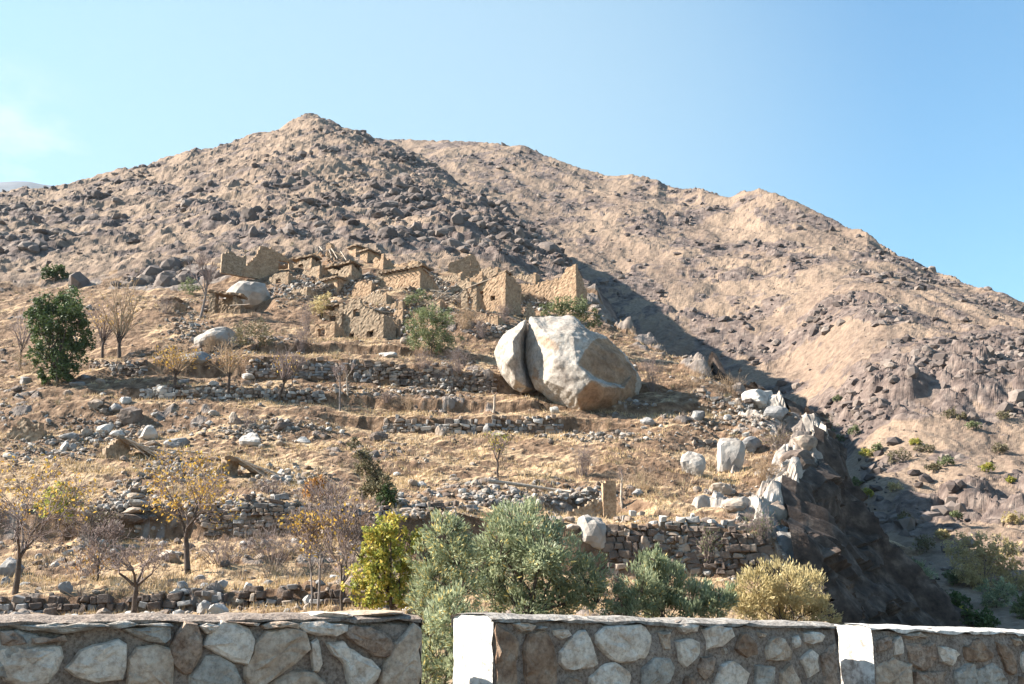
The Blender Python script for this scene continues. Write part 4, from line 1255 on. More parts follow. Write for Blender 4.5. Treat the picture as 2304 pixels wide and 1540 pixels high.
# -- two little flat-roofed houses at the top (785-860, 556-595)
h, s = ruin('upper of two tiny flat roofed mud houses at the top of the village', 800, 580, 35)
wf = 1.6; H1 = 22 * s
wall(h, 'wall', wf, profile((0, H1), (1, H1)), (-wf, 0, 0), 0, seed=41, mt='mud', rough=.02)
wall(h, 'wall', 2.4, profile((0, H1), (1, H1)), (0, 0.003, 0), HP, seed=42, mt='mud', rough=.02)
roof(h, wf + .7, 2.6, (-wf - .3, -.3, H1 + .02), .22, 43)
h, s = ruin('lower of two tiny flat roofed mud houses with one small dark window', 826, 592, 32)
wf = 1.5; H1 = 24 * s
wall(h, 'wall', wf, profile((0, H1), (1, H1)), (-wf, 0, 0), 0, seed=44, mt='mud', rough=.02)
wall(h, 'wall', 3.0, profile((0, H1), (1, H1)), (0, 0.003, 0), HP, holes=[(1.3, 1.8, .6, 1.05)], seed=45, mt='mud', rough=.02)
wall(h, 'back_wall', wf, profile((0, H1), (1, H1)), (-wf, 2.9, 0), 0, seed=46, mt='mud')
roof(h, wf + .7, 3.5, (-wf - .3, -.3, H1 + .02), .22, 47)

# -- broken gable wall, upper left (560-662, 560-606)
h, s = ruin('broken brown gable wall with a dark opening at the upper left of the village', 660, 606, -28)
s /= 1.2
Lw = 100 * s / math.cos(math.radians(28)); H1 = 42 * s
wall(h, 'wall', Lw, profile((0, -1.4), (.12, -.2), (.27, H1 * .45), (.34, H1), (.6, H1 * .93), (.85, H1 * .6), (1, H1 * .25)), (-Lw, 0, 0), 0, holes=[(Lw * .72, Lw * .92, -.5, .9)], seed=51, mt='mud', rough=.07)
wall(h, 'wall', 3.0, profile((0, H1 * .5), (.5, H1 * .4), (1, .3)), (-Lw * .66, .003 + .45, 0), HP, seed=52)
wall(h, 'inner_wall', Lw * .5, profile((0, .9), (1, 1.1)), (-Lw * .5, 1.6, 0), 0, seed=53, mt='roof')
wall(h, 'low_wall', 3.2, profile((0, .5), (.3, 1.0), (.7, .6), (1, .9)), (-Lw - 2.6, -.4, 0), .15, seed=54)

# -- pillar and rubble heap with collapsed beams (720-790, 540-600)
h, s = ruin('lone standing mud pillar above a heap of collapsed roof beams', 738, 578, 20, 'ruin', 'ruined_pillar')
wall(h, 'pillar', .9, profile((0, 1.8), (.5, 2.3), (1, 1.7)), (-.45, 0, 0), 0, .8, seed=55, mt='mud', cell=.15)
wall(h, 'wall', 3.2, profile((0, .9), (.4, .5), (.7, 1.1), (1, .4)), (-3.9, -.6, -.2), .1, .6, seed=56, mt='mud')
wall(h, 'wall', 2.6, profile((0, 1.3), (.5, .8), (1, .3)), (.4, -.8, -.5), .1, .6, seed=57)
rr = random.Random(5)
for k in range(10):
    x = rr.uniform(-1.5, 3.2)
    pole(h, 'beam', (x, -.5 - rr.random(), .9 - .3 * x + rr.uniform(-.2, .2)), (x + rr.uniform(.6, 2.2), -2.2 - rr.random() * 1.5, -.6 - .55 * x + rr.uniform(-.3, .3)), .08, .06, seed=70 + k)

# -- two-storey stone ruin with small windows (755-885, 675-762)
h, s = ruin('two storey stone ruin with small dark square windows and a collapsed top', 862, 762, 18)
H1 = 84 * s; Lw = 92 * s / math.cos(math.radians(18))
wall(h, 'wall', Lw, profile((0, H1 * .5), (.12, H1 * .86), (.3, H1 * .98), (.42, H1 * .95), (.52, H1 * .80), (.75, H1 * .66), (1, H1 * .5)), (-Lw, 0, 0), 0,
     holes=[(Lw * .31, Lw * .45, H1 * .56, H1 * .72), (Lw * .26, Lw * .37, .35, .95), (Lw * .64, Lw * .80, .3, .95)], seed=61, rough=.2)
wall(h, 'side_wall', 2.6, profile((0, H1 * .5), (.6, H1 * .58), (1, H1 * .4)), (0, .003, 0), HP, seed=62, rough=.15)
wall(h, 'side_wall', 3.6, profile((0, H1 * .9), (1, H1 * .7)), (-Lw + .45, .003, 0), HP, seed=63, rough=.2)
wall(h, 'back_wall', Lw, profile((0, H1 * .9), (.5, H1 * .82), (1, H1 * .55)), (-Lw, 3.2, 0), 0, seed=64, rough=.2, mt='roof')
wall(h, 'buttress', 1.9, profile((0, .6), (.5, H1 * .45), (1, H1 * .72)), (-Lw - 1.3, -.5, -.2), .1, .7, seed=65, rough=.2)
roof(h, Lw * .5, 1.4, (-Lw * .72, .4, H1 * .86), .25, 66, tilt=(0, .35))
roof(h, Lw - .6, 2.6, (-Lw + .3, .5, H1 * .42), .2, 166, tilt=(0, 0), name='added_floor_slab')  # unseen slab added inside to keep the openings dark
for k in range(5):
    pole(h, 'beam', (-Lw * .62 + k * .5, .1, H1 * .8 - k * .12), (-Lw * .55 + k * .55, 2.6, H1 * .84 - k * .12), .07, .06, seed=90 + k)

# -- big right-hand ruin with a doorway (1075-1166, 620-705)
h, s = ruin('tall mud ruin with dark doorway and tiny window left of the long wall', 1137, 706, 26)
H1 = 78 * s; Lw = 66 * s / math.cos(math.radians(26)); ws = 3.6
wall(h, 'wall', Lw, profile((0, H1 * .72), (.2, H1 * .82), (.6, H1 * .92), (1, H1 * 1.02)), (-Lw, 0, 0), 0,
     holes=[(Lw * .10, Lw * .34, H1 * .22, H1 * .66), (Lw * .58, Lw * .70, H1 * .38, H1 * .47)], seed=71, mt='mud', rough=.15)
wall(h, 'side_wall', ws, profile((0, H1 * 1.0), (.5, H1 * .98), (.8, H1 * .9), (1, H1 * .8)), (0, .003, 0), HP, seed=72, mt='mud', rough=.1)
wall(h, 'side_wall', ws, profile((0, H1 * .7), (1, H1 * .6)), (-Lw + .45, .003, 0), HP, seed=73, mt='mud')
wall(h, 'back_wall', Lw, profile((0, H1 * .7), (1, H1 * .9)), (-Lw, ws - .4, 0), 0, seed=74, mt='mud')
roof(h, Lw * .5, 1.6, (-Lw * .5, .25, H1 * .98), .3, 75, tilt=(0, -.12))
roof(h, Lw - .5, ws - .9, (-Lw + .3, .47, H1 * .70), .2, 175, tilt=(0, 0), name='added_ceiling')  # unseen cover added inside so the doorway stays dark
for k in range(7):
    pole(h, 'beam', (-Lw * 1.25 + k * .22, -.2 - .05 * k, H1 * .74 + .03 * k), (-Lw * .25 + .3 * k, .9, H1 * 1.04 + .05 * k), .07, .05, seed=110 + k)
# -- long lit wall and jagged tower behind it (1165-1312, 607-690)
h, s = ruin('long sunlit mud wall with jagged top behind the huge boulder', 1256, 694, 22, 'ruined wall', 'ruined_wall')
H1 = 58 * s; Lw = 96 * s / math.cos(math.radians(22))
wall(h, 'wall', Lw, profile((0, H1 * .95), (.3, H1 * 1.0), (.5, H1 * .9), (.8, H1 * .98), (1, H1)), (-Lw, 0, 0), 0, seed=81, mt='mud', rough=.12)
wall(h, 'side_wall', 2.5, profile((0, H1), (1, H1 * .9)), (0, .003, 0), HP, seed=82, mt='mud')
h, s = ruin('jagged mud tower at the right end of the village', 1297, 700, 30)
H1 = 90 * s; Lw = 42 * s / math.cos(math.radians(30))
wall(h, 'wall', Lw, profile((0, H1 * .55), (.3, H1 * .78), (.55, H1 * .95), (1, H1 * 1.0)), (-Lw, 0, 0), 0, seed=83, mt='mud', rough=.15)
wall(h, 'side_wall', 2.6, profile((0, H1), (.4, H1 * .86), (1, H1 * .5)), (0, .003, 0), HP, seed=84, mt='mud', rough=.2)
wall(h, 'back_wall', Lw, profile((0, H1 * .5), (1, H1 * .6)), (-Lw, 2.2, 0), 0, seed=85, mt='mud')
# -- shaded slab wall behind (1050-1082, 577-622)
h, s = ruin('lone brown slab of wall standing behind the tall ruin', 1058, 622, -38, 'ruined wall', 'ruined_wall')
wall(h, 'wall', 1.9, profile((0, 44 * s), (.4, 42 * s), (.75, 30 * s), (1, 16 * s)), (0, 0, 0), 0, seed=86, mt='mud', rough=.06)
wall(h, 'side_wall', 3.0, profile((0, 42 * s), (.5, 30 * s), (1, 24 * s)), (.0, 0.003, 0), HP + .9, seed=87, mt='mud', rough=.1)
# -- broken pillar by the green shrub (1178-1198, 680-716)
h, s = ruin('short broken wall end below the tall ruin by the green shrub', 1190, 720, 10, 'ruin', 'ruined_pillar')
wall(h, 'pillar', 1.3, profile((0, .7), (.35, 2.0), (.6, 2.1), (1, .6)), (-.6, 0, 0), 0, .7, seed=88, rough=.2, cell=.15)
# -- stone frame by the big rock on the left (478-545, 650-718)
h, s = ruin('small stone ruin with a dark roof slab beside the bare slender tree', 540, 706, 12, 'ruined house')
Lw = 64 * s
wall(h, 'wall', .75, profile((0, 2.7), (1, 2.9)), (-Lw, 0, 0), 0, .8, seed=91, rough=.1)
wall(h, 'back_wall', Lw * .8, profile((0, 2.2), (.5, 2.5), (1, 1.2)), (-Lw + .5, 1.4, 0), 0, seed=92, rough=.15)
wall(h, 'wall', 1.0, profile((0, 2.1), (.5, 2.0), (1, 1.2)), (-1.0, 0, 0), 0, .8, seed=93, mt='roof', rough=.15)
roof(h, Lw + .3, 1.7, (-Lw - .2, -.2, 2.75), .28, 94, tilt=(0, .17))
pole(h, 'beam', (-1.2, -.25, .95), (1.4, -.5, .85), .06, .05, seed=131)
# -- low wall pieces among the terraces on the left
h, s = ruin('two rough standing stone pillars of a ruin at the left edge', 60, 985, 10, 'ruin')
wall(h, 'pillar', .75, profile((0, 1.1), (.5, 1.5), (1, 1.2)), (-.9, 0, 0), 0, .7, seed=95, rough=.15, cell=.15)
wall(h, 'pillar', .6, profile((0, 1.0), (1, 1.1)), (.25, .1, 0), 0, .6, seed=96, rough=.15, cell=.15)
wall(h, 'low_wall', 2.8, profile((0, .5), (.4, .8), (.8, .5), (1, .7)), (-1.2, -.7, -.1), .1, .6, seed=97, rough=.25)
# -- flat-topped low house left of the shrub (345-420, 665-700)
h, s = ruin('low half buried stone house behind the bare tree with two trunks', 392, 702, 15)
wall(h, 'wall', 2.0, profile((0, 1.5), (1, 1.5)), (-2.0, 0, 0), 0, seed=98, rough=.05)
wall(h, 'side_wall', 2.0, profile((0, 1.5), (1, 1.2)), (0, .003, 0), HP, seed=99, rough=.05)
roof(h, 2.5, 1.8, (-2.3, -.2, 1.5), .15, 100)
# -- freestanding mud wall and dirt heap right of the willow (1290-1392, 1075-1165)
h, s = ruin('smooth upright slab of mud wall beside the white dead trunk', 1388, 1166, -8, 'ruined wall', 'ruined_wall')
s /= 1.28
wall(h, 'wall', 30 * s, profile((0, 76 * s), (.6, 84 * s), (1, 86 * s)), (-30 * s, 0, 0), 0, .35, seed=101, mt='mud', rough=.05, cell=.14, jit=.012)
wall(h, 'low_wall', 78 * s, profile((0, 8 * s), (.4, 26 * s), (.7, 36 * s), (1, 40 * s)), (-106 * s, .3, 0), -.04, .5, seed=102, mt='mudstone', rough=.12, cell=.14)
# -- dug-outs with dark mouths and fallen beams, left
def dugout(label, px, py, w, hgt, seed):
    o, s = ruin(label, px, py, -14, 'dugout', 'collapsed_dugout', 'collapsed dugouts on the terraces')
    wall(o, 'front_wall', w * .45, profile((0, .3), (.5, hgt), (1, hgt * 1.05)), (-w * .5, -.2, 0), .5, .7, seed=seed, rough=.15)
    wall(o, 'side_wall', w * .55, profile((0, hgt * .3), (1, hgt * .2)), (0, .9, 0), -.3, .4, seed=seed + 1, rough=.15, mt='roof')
    roof(o, w * .8, 1.7, (-w * .35, -.1, hgt * .95), .25, seed + 2, tilt=(.05, .42))
    r = random.Random(seed)
    for k in range(6):
        pole(o, 'beam', (-w * .15 + .18 * k, -.35 - .1 * k, hgt * (.95 - .08 * k)), (w * .35 + .3 * k, -.9 + r.uniform(-.3, .3), r.uniform(-.3, .15)), .05, .04, seed=seed + k)
    return o
dugout('collapsed beam roofed dugout of dark poles left of the yellow leaning tree', 300, 1028, 3.4, 1.25, 140)
dugout('collapsed stone dugout with a dark mouth above the broken dry stone wall', 548, 1074, 3.2, 1.2, 150)
# stack of flat stones on the left
p = hit(302, 1178)
o = thing('stone_stack', 'stack of large flat stones like a cairn on the left terrace', 'stone stack', p, 0)
z = 0
for k, (w, hh) in enumerate([(1.35, .55), (1.3, .42), (1.25, .46), (.95, .38), (.55, .34), (.42, .26)]):
    P, F = rock_vf(170 + k, 2, 12, .03)
    ob = link('stone', make_mesh('stone', P * np.array([w, w * .8, hh]), F, False), o, M[['rock_dark', 'rock_tan', 'rock_grey', 'rock_tan', 'rock_dark', 'rock_tan'][k]])
    ob.location = (random.Random(k).uniform(-.08, .08), 0, z - .06); z += hh * .86

# other broken wall ends among the rubble
for k, (lab, px, py, w_, h_, yw, sd) in enumerate([
    ('low broken wall left of the heap of collapsed beams', 700, 606, 44, 26, 24, 1), ('stub of wall between the tiny houses and the flat roofed house', 862, 606, 22, 30, 30, 2),
    ('long low crumbled wall right of the flat roofed house', 1036, 636, 58, 24, 26, 3), ('broken retaining wall under the lower roof of the flat roofed house', 905, 700, 90, 20, 14, 4),
    ('crumbling wall corner left of the two storey stone ruin', 765, 738, 36, 44, 20, 5), ('low mud wall behind the yellow bush', 690, 668, 40, 22, 25, 6),
    ('broken wall below the lone brown slab', 1085, 640, 46, 26, 20, 7), ('ragged wall end against the tall ruin', 1072, 702, 30, 52, 18, 8), ('crumbled garden wall above the round green shrub', 990, 700, 60, 26, 20, 9),
    ('low stone wall left of the broken gable wall', 540, 606, 50, 16, 18, 10), ('mud wall stump right of the small house with the doorway', 835, 664, 40, 30, 22, 11),
    ('broken wall with a slanting top above the small house with the doorway', 790, 630, 60, 34, 26, 12), ('jagged wall left of the tall mud ruin behind the beams', 1060, 676, 52, 40, 28, 13), ('long crumbled wall above the tall mud ruin', 1120, 628, 70, 26, 24, 14),
    ('wall remnant between the lone pillar and the gable wall', 718, 628, 46, 28, 30, 15), ('low wall remnant under the gable wall beside the big pale rock', 648, 640, 44, 24, 22, 16), ('tumbled wall in front of the flat roofed house, left of the small green shrub', 868, 694, 60, 34, 24, 17),
    ('wall remnant behind the long sunlit wall', 1205, 640, 60, 26, 24, 18), ('thin wall remnant above the flat roofed house', 940, 610, 60, 24, 26, 19), ('outer wall on the left of the two storey stone ruin', 752, 760, 50, 34, 16, 20),
    ('wall remnant right of the two storey stone ruin', 905, 730, 36, 34, 26, 21), ('low wall under the tall mud ruin', 1120, 735, 70, 24, 20, 22), ('short wall at the far left of the village above the big pale rock', 520, 618, 40, 22, 24, 23)]):
    o, s = ruin(lab, px, py, yw, 'ruined wall', 'ruined_wall')
    r = random.Random(900 + sd)
    L_ = w_ * s / math.cos(math.radians(yw)); hh = h_ * s
    wall(o, 'wall', L_, profile((0, hh * r.uniform(.4, .9)), (.25, hh * r.uniform(.6, 1)), (.5, hh * r.uniform(.5, 1.05)), (.8, hh * r.uniform(.7, 1.1)), (1, hh * r.uniform(.5, .9))), (-L_, 0, 0), 0, holes=[(L_ * .35, L_ * .35 + .8, -.2, hh * .55)] if sd in (1, 5, 8, 12, 13, 16, 21, 9, 20) else (), seed=910 + sd, mt=r.choice(['mud', 'mudstone']), rough=.2)
    if sd in (1, 12, 5):
        wall(o, 'back_wall', L_, profile((0, hh * .8), (1, hh)), (-L_, 1.6, 0), 0, seed=950 + sd, mt='roof')
        roof(o, L_ + .5, 2.1, (-L_ - .25, -.2, hh * .98), .22, 970 + sd)
    wall(o, 'side_wall', 2.6, profile((0, hh * .9), (.6, hh * .7), (1, hh * .3)), (0, .003, 0), HP, seed=930 + sd, mt='mud', rough=.2)

# fallen beams and log
def log(label, px0, py0, px1, py1, Y, r0, mt='wood', cat='log', name='log', group=None, bend=0.0):
    p, q = at(px0, py0, Y), at(px1, py1, Y + .4)
    c = (p + q) / 2
    V, F = pole_mesh(np.array(p - c), np.array(q - c), r0, r0 * .75, 6, bend, int(px0))
    o = link(name, make_mesh(name, V, F, True), None, M[mt]); o.location = c
    return tag(o, label, cat, group)
Yl = hit(1180, 1108).y
log('long grey log lying across the slope above the large willow', 1098, 1083, 1284, 1108, Yl - .3, .13)
log('thin pale pole on the ground above the collapsed stone dugout', 378, 1014, 470, 1020, hit(420, 1020).y - .2, .07, cat='pole', name='pole')
rr = random.Random(44)
p = hit(1015, 680)
bp_ = thing('beam_pile', 'tangled pile of bleached roof beams between the flat roofed house and the tall ruin', 'beam pile', p, 0)
for k in range(22):
    an = rr.uniform(-1.2, 1.0)
    L_ = rr.uniform(1.2, 3.0); x, y, z = rr.uniform(-2.0, 1.6), rr.uniform(-.8, .8), rr.uniform(.1, 1.2)
    pole(bp_, 'beam', (x - math.cos(an) * L_ / 2, y, z + math.sin(an) * L_ * .35), (x + math.cos(an) * L_ / 2, y + rr.uniform(-.6, .6), z - math.sin(an) * L_ * .35), .07, .05, seed=300 + k)
# spills of beams down the slope right of the pillar
# ------------------------------------------------------------------ vegetation
def tubes(segs):
    """segments (p, q, r0, r1) -> three- or five-sided tapered tubes in one mesh"""
    Vs, Fs = [], []
    off = 0
    S = np.array([[*p, *q, a, b] for p, q, a, b in segs], float)
    for k, sel in ((5, S[:, 6] > .035), (3, S[:, 6] <= .035)):
        T = S[sel]
        if not len(T): continue
        p, q, r0, r1 = T[:, :3], T[:, 3:6], T[:, 6], T[:, 7]
        d = q - p; d /= np.maximum(np.linalg.norm(d, axis=1), 1e-6)[:, None]
        ref = np.where(np.abs(d[:, 2:3]) > .9, [[1.0, 0, 0]], [[0, 0, 1.0]])
        a = np.cross(d, ref); a /= np.linalg.norm(a, axis=1)[:, None]
        b = np.cross(d, a)
        an = np.arange(k) * 2 * math.pi / k
        ring = a[:, None, :] * np.cos(an)[None, :, None] + b[:, None, :] * np.sin(an)[None, :, None]
        V = np.concatenate([p[:, None] + ring * r0[:, None, None], q[:, None] + ring * r1[:, None, None]], 1).reshape(-1, 3)
        i = np.arange(k); j = (i + 1) % k
        f = np.stack([i, j, j + k, i + k], -1)
        F = (np.arange(len(T)) * 2 * k)[:, None, None] + f[None]
        Vs.append(V); Fs.append(F.reshape(-1, 4) + off); off += len(V)
    return np.concatenate(Vs), np.concatenate(Fs)

def leaves(pos, r, size, aspect=.5, dirs=None, tint=None):
    n = len(pos)
    d = r.normal(size=(n, 3)) if dirs is None else dirs + r.normal(0, .35, (n, 3))
    d /= np.linalg.norm(d, axis=1)[:, None]
    w = np.cross(d, r.normal(size=(n, 3))); w /= np.maximum(np.linalg.norm(w, axis=1), 1e-6)[:, None]
    L_ = size * r.uniform(.6, 1.4, n)[:, None]
    V = np.stack([pos - d * L_ * .5, pos + w * L_ * aspect * .5, pos + d * L_ * .5, pos - w * L_ * aspect * .5], 1).reshape(-1, 3)
    F = np.arange(n * 4).reshape(n, 4)
    t = r.uniform(0, 1, n) if tint is None else np.clip(tint, 0, 1)
    return V, F, np.repeat(t, 4)

def rot(d, ang, r):
    ax = np.cross(d, r.normal(size=3)); ax /= np.linalg.norm(ax) + 1e-9
    return d * math.cos(ang) + np.cross(ax, d) * math.sin(ang)

def grow(r, p, d, L_, rad, depth, segs, tips, up=.1, ang=(.3, .75), kids=(2, 4), shrink=.68, wob=.12, side=.5):
    n = 3
    for i in range(n):
        d = d + r.normal(0, wob, 3) + np.array([0, 0, up]); d = d / np.linalg.norm(d)
        q = p + d * L_ / n; r2 = rad * (.86 if depth else .7)
        segs.append((p, q, rad, r2))
        p, rad = q, r2
        if depth > 0 and i < n - 1 and r.random() < side:
            grow(r, p, rot(d, r.uniform(*ang) * 1.2, r), L_ * shrink * .8, rad * .55, depth - 1, segs, tips, up, ang, kids, shrink, wob, side)
    if depth == 0:
        tips.append((p, d)); return
    for k in range(r.integers(*kids)):
        grow(r, p, rot(d, r.uniform(*ang), r), L_ * shrink * r.uniform(.8, 1.15), rad * .68, depth - 1, segs, tips, up, ang, kids, shrink, wob, side)

def leafy(name, label, cat, base, lobes, Y, mt, n, size, aspect=.5, seed=1, trunk=.08, bark='bark', group=None, upright=0.0, depthk=.8, stems=1, part='foliage', hollow=.35, yellow=None, tk='trunk', clump=.13):
    """leafy tree or shrub: limbs reach from the foot into lobes of leaf clumps. lobes: (px, py, radius px) at distance Y"""
    r = np.random.default_rng(seed)
    s = Y / FPX
    root = thing(name, label, cat, base, 0, group)
    B = np.array(base)
    C, R = [], []
    for k, (px, py, rp) in enumerate(lobes):
        c = np.array(at(px, py, Y)) - B
        c[1] += r.uniform(-1, 1) * rp * s * depthk
        C.append(c); R.append(rp * s)
    C = np.array(C); R = np.array(R)
    segs = []
    mid = C.mean(0)
    for k in range(len(C)):
        st = np.array([r.uniform(-.25, .25), r.uniform(-.2, .2), 0]) * (stems > 1)
        p = st.copy(); fork = st + (mid - st) * .35 + r.normal(0, .1, 3)
        if stems == 1 and k == 0: segs.append((np.array([0, 0, -.3]), fork, trunk, trunk * .75))
        if stems > 1: segs.append((p + [0, 0, -.2], fork * .6 + st * .4, trunk, trunk * .7)); pts0 = fork * .6 + st * .4
        else: pts0 = fork
        e = C[k] + np.array([0, 0, R[k] * .4])
        prev = pts0
        for i in range(1, 5):
            q = pts0 + (e - pts0) * i / 4 + r.normal(0, .08 * R[k] + .01, 3)
            segs.append((prev, q, trunk * .6 * (1 - .18 * i) + .008, trunk * .6 * (1 - .18 * (i + 1)) + .006)); prev = q
        for i in range(7):
            dd = r.normal(size=3); dd[2] = abs(dd[2]) * .7 + .1; dd /= np.linalg.norm(dd)
            q = C[k] + dd * R[k] * .85
            segs.append((C[k] + dd * R[k] * .1 - [0, 0, R[k] * .3], q, trunk * .18 + .006, .006))
    Vt, Ft = tubes(segs)
    link(tk, make_mesh(tk, Vt, Ft, True), root, M[bark])
    wts = R ** 2; wts = wts / wts.sum()
    P, T, D = [], [], []
    for k in range(len(C)):
        m = int(n * wts[k]); nc = max(8, int(26 * (R[k] / R.mean())))
        cd = r.normal(size=(nc, 3)); cd /= np.linalg.norm(cd, axis=1)[:, None]
        rr_ = (hollow + (1 - hollow) * r.random(nc) ** .6) * r.uniform(.8, 1.18, nc)
        cc = C[k] + cd * (rr_ * R[k])[:, None] * np.array([1, 1, .95])
        ci = r.integers(0, nc, m)
        pts = cc[ci] + r.normal(0, 1, (m, 3)) * R[k] * clump
        ct = r.uniform(0, 1, nc)
        T.append(.55 * ct[ci] * .7 + .6 * r.random(m) * .75); P.append(pts)
        dd = (pts - C[k]) / R[k]; dd[:, 2] += upright
        D.append(dd)
    P = np.concatenate(P); T = np.concatenate(T); D = np.concatenate(D)
    if yellow is not None:
        T = np.where(r.random(len(P)) < yellow, 1.0, T * .8)
    Vl, Fl, tl = leaves(P, r, size, aspect, D if upright else None, T)
    me = make_mesh(part, Vl, Fl); attr(me, 'tint', tl)
    link(part, me, root, M[mt])
    return root

def bare(label, px, py, hpx, wpx, tr=.09, seed=1, lean=0.0, limbs=4, depth=3, trunk_f=.3, mt='twig', bark='bark', leaf=None, nleaf=0, lsize=.13, pos=None, up=.12, cat='tree', name='bare_tree', group=None, ang=(.3, .7), pollard=False, lf=None):
    """leafless or nearly leafless tree; size taken from its height and width in photo pixels"""
    r = np.random.default_rng(seed)
    g_ = pos if pos is not None else hit(px, py)
    s = g_.y / FPX
    H_ = hpx * s; Wd = wpx * s
    root = thing(name, label, cat, g_, 0, group)
    segs, tips = [], []
    d = np.array([lean, 0, 1.0]); d /= np.linalg.norm(d)
    p = np.array([0, 0, -.25]); th = H_ * trunk_f + .25
    for i in range(4):
        q = p + (d + r.normal(0, .06, 3)) * th / 4
        segs.append((p, q, tr * (1.25 - .09 * i) , tr * (1.16 - .09 * i))); p = q
    tsegs = list(segs); segs = []
    rest = H_ * (1 - trunk_f)
    tot = sum(.68 ** k for k in range(depth + 1))
    for k in range(limbs):
        az = 6.283 * (k + r.uniform(-.3, .3)) / limbs
        sl = math.atan2(Wd * .5, rest) * r.uniform(.35, 1.15)
        dd = np.array([math.cos(az) * math.sin(sl) , math.sin(az) * math.sin(sl), math.cos(sl)])
        dd = dd / np.linalg.norm(dd)
        if pollard:
            grow(r, p + r.normal(0, tr * .6, 3), dd, rest * r.uniform(.4, .62), tr * .34, 2, segs, tips, .03, (.2, .6), (2, 4), .66, .09, .6)
        else:
            grow(r, p, dd, rest / tot * 1.08, tr * .62, depth, segs, tips, up, ang, (2, 4), .68, .14, .55)
    thick = [sg for sg in segs if sg[2] > tr * .3]
    thin = [sg for sg in segs if sg[2] <= tr * .3]
    k_ = max(1.0, g_.y / 55)
    thin = [(a, b, max(c, .011) * k_, max(e, .008) * k_) for a, b, c, e in thin]
    V, F = tubes(tsegs + thick)
    link('trunk', make_mesh('trunk', V, F, True), root, M[bark])
    if thin:
        V, F = tubes(thin)
        link('twigs', make_mesh('twigs', V, F, True), root, M[mt])
    if leaf and nleaf:
        tp = np.array([t[0] for t in tips])
        lo = lf or (0, 1)
        zz = tp[:, 2]
        sel = tp[(zz >= np.quantile(zz, lo[0])) & (zz <= np.quantile(zz, lo[1]))]
        ci = r.integers(0, len(sel), nleaf)
        pts = sel[ci] + r.normal(0, .10 + .02 * H_, (nleaf, 3)) * r.uniform(.2, 1.4, (nleaf, 1))
        V, F, t = leaves(pts, r, lsize, .6)
        me = make_mesh('leaves', V, F); attr(me, 'tint', t)
        link('leaves', me, root, M[leaf])
    return root

def brush(label, px, py, wpx, hpx, mt='twig', seed=1, n=60, leaf=None, nleaf=0, lsize=.1, pos=None, name='dry_shrub', cat='shrub', group=None, aspect=.4):
    """a shrub of thin stems fanning up from the ground"""
    r = np.random.default_rng(seed)
    g_ = pos if pos is not None else hit(px, py)
    s = g_.y / FPX
    H_, Wd = hpx * s, wpx * s
    root = thing(name, label, cat, g_, 0, group)
    segs, lp, ld = [], [], []
    for k in range(n):
        f = r.normal(0, .42, 2); f = np.clip(f, -1, 1)
        p = np.array([f[0] * Wd * .22, f[1] * Wd * .18, -.1])
        e = np.array([f[0] * Wd * .62, f[1] * Wd * .5, H_ * r.uniform(.55, 1.05) * (1 - .35 * abs(f[0]))])
        prev = p
        for i in range(1, 4):
            q = p + (e - p) * i / 3 + r.normal(0, .05 * H_, 3) + np.array([0, 0, .06 * H_ * math.sin(i)])
            segs.append((prev, q, .018 - .004 * i, .014 - .004 * i))
            if i > 1:
                for _ in range(2):
                    w = q + (q - prev) * r.uniform(.3, .8) + r.normal(0, .13 * H_, 3)
                    segs.append((q, w, .009, .006)); lp.append(w); ld.append(w - q)
            lp.append(q); ld.append(q - prev); prev = q
    V, F = tubes(segs)
    link('stems', make_mesh('stems', V, F, True), root, M[mt])
    if leaf:
        lp = np.array(lp); ld = np.array(ld); ld /= np.maximum(np.linalg.norm(ld, axis=1), 1e-6)[:, None]
        ci = r.integers(0, len(lp), nleaf)
        pts = lp[ci] - ld[ci] * r.uniform(0, .25 * H_, nleaf)[:, None] + r.normal(0, .035 * H_ + .02, (nleaf, 3))
        pts[:, 2] = np.maximum(pts[:, 2], .02)
        V, F, t = leaves(pts, r, lsize, aspect, ld[ci] + np.array([0, 0, .3]))
        me = make_mesh('foliage', V, F); attr(me, 'tint', t)
        link('foliage', me, root, M[leaf])
    return root

def gp(px, Y):
    a, _ = ae(px, 1350)
    x = float(a) * Y
    return Vector((x, Y, FH.z(x, Y)))

# -- the bottom row behind the parapet
leafy('willow_tree', 'large silvery green willow in the middle above the parapet', 'tree', gp(1185, 32), [(1165,1190,72),(1125,1235,66),(1215,1235,74),(1265,1275,66),(1165,1290,82),(1320,1300,58),(1345,1345,44),(1260,1350,62),(1110,1325,60),(1180,1370,60),(1075,1280,42),(1230,1190,40)], 32, 'lf_silver', 24000, .15, .30, 401, .11, upright=.5, yellow=.05)
leafy('willow_tree', 'pale silver willow with yellow tips left of the large willow', 'tree', gp(1010, 30), [(1000,1205,56),(962,1262,52),(1030,1255,56),(985,1310,60),(945,1335,42),(1045,1325,50),(975,1365,50),(1010,1180,34)], 30, 'lf_silver', 9500, .15, .25, 402, .07, upright=.4, yellow=.14)
leafy('willow_shrub', 'silvery shrub seen in the gap between the left and middle parapets', 'shrub', gp(985, 21), [(1010,1380,62),(965,1420,50),(1045,1420,50),(985,1475,58),(960,1525,50),(1030,1500,50)], 21, 'lf_silver', 6500, .12, .25, 403, .04, upright=.5, yellow=.10, stems=3, tk='stems')
leafy('autumn_tree', 'yellow green tree just left of the willows', 'tree', gp(895, 31), [(880,1190,38),(845,1205,34),(925,1215,34),(870,1245,52),(905,1275,42),(835,1275,42),(825,1315,40),(870,1320,48),(850,1355,32),(900,1345,30),(815,1250,22)], 31, 'lf_yelgreen', 5600, .12, .6, 404, .06, hollow=.05, clump=.13, depthk=1.6)
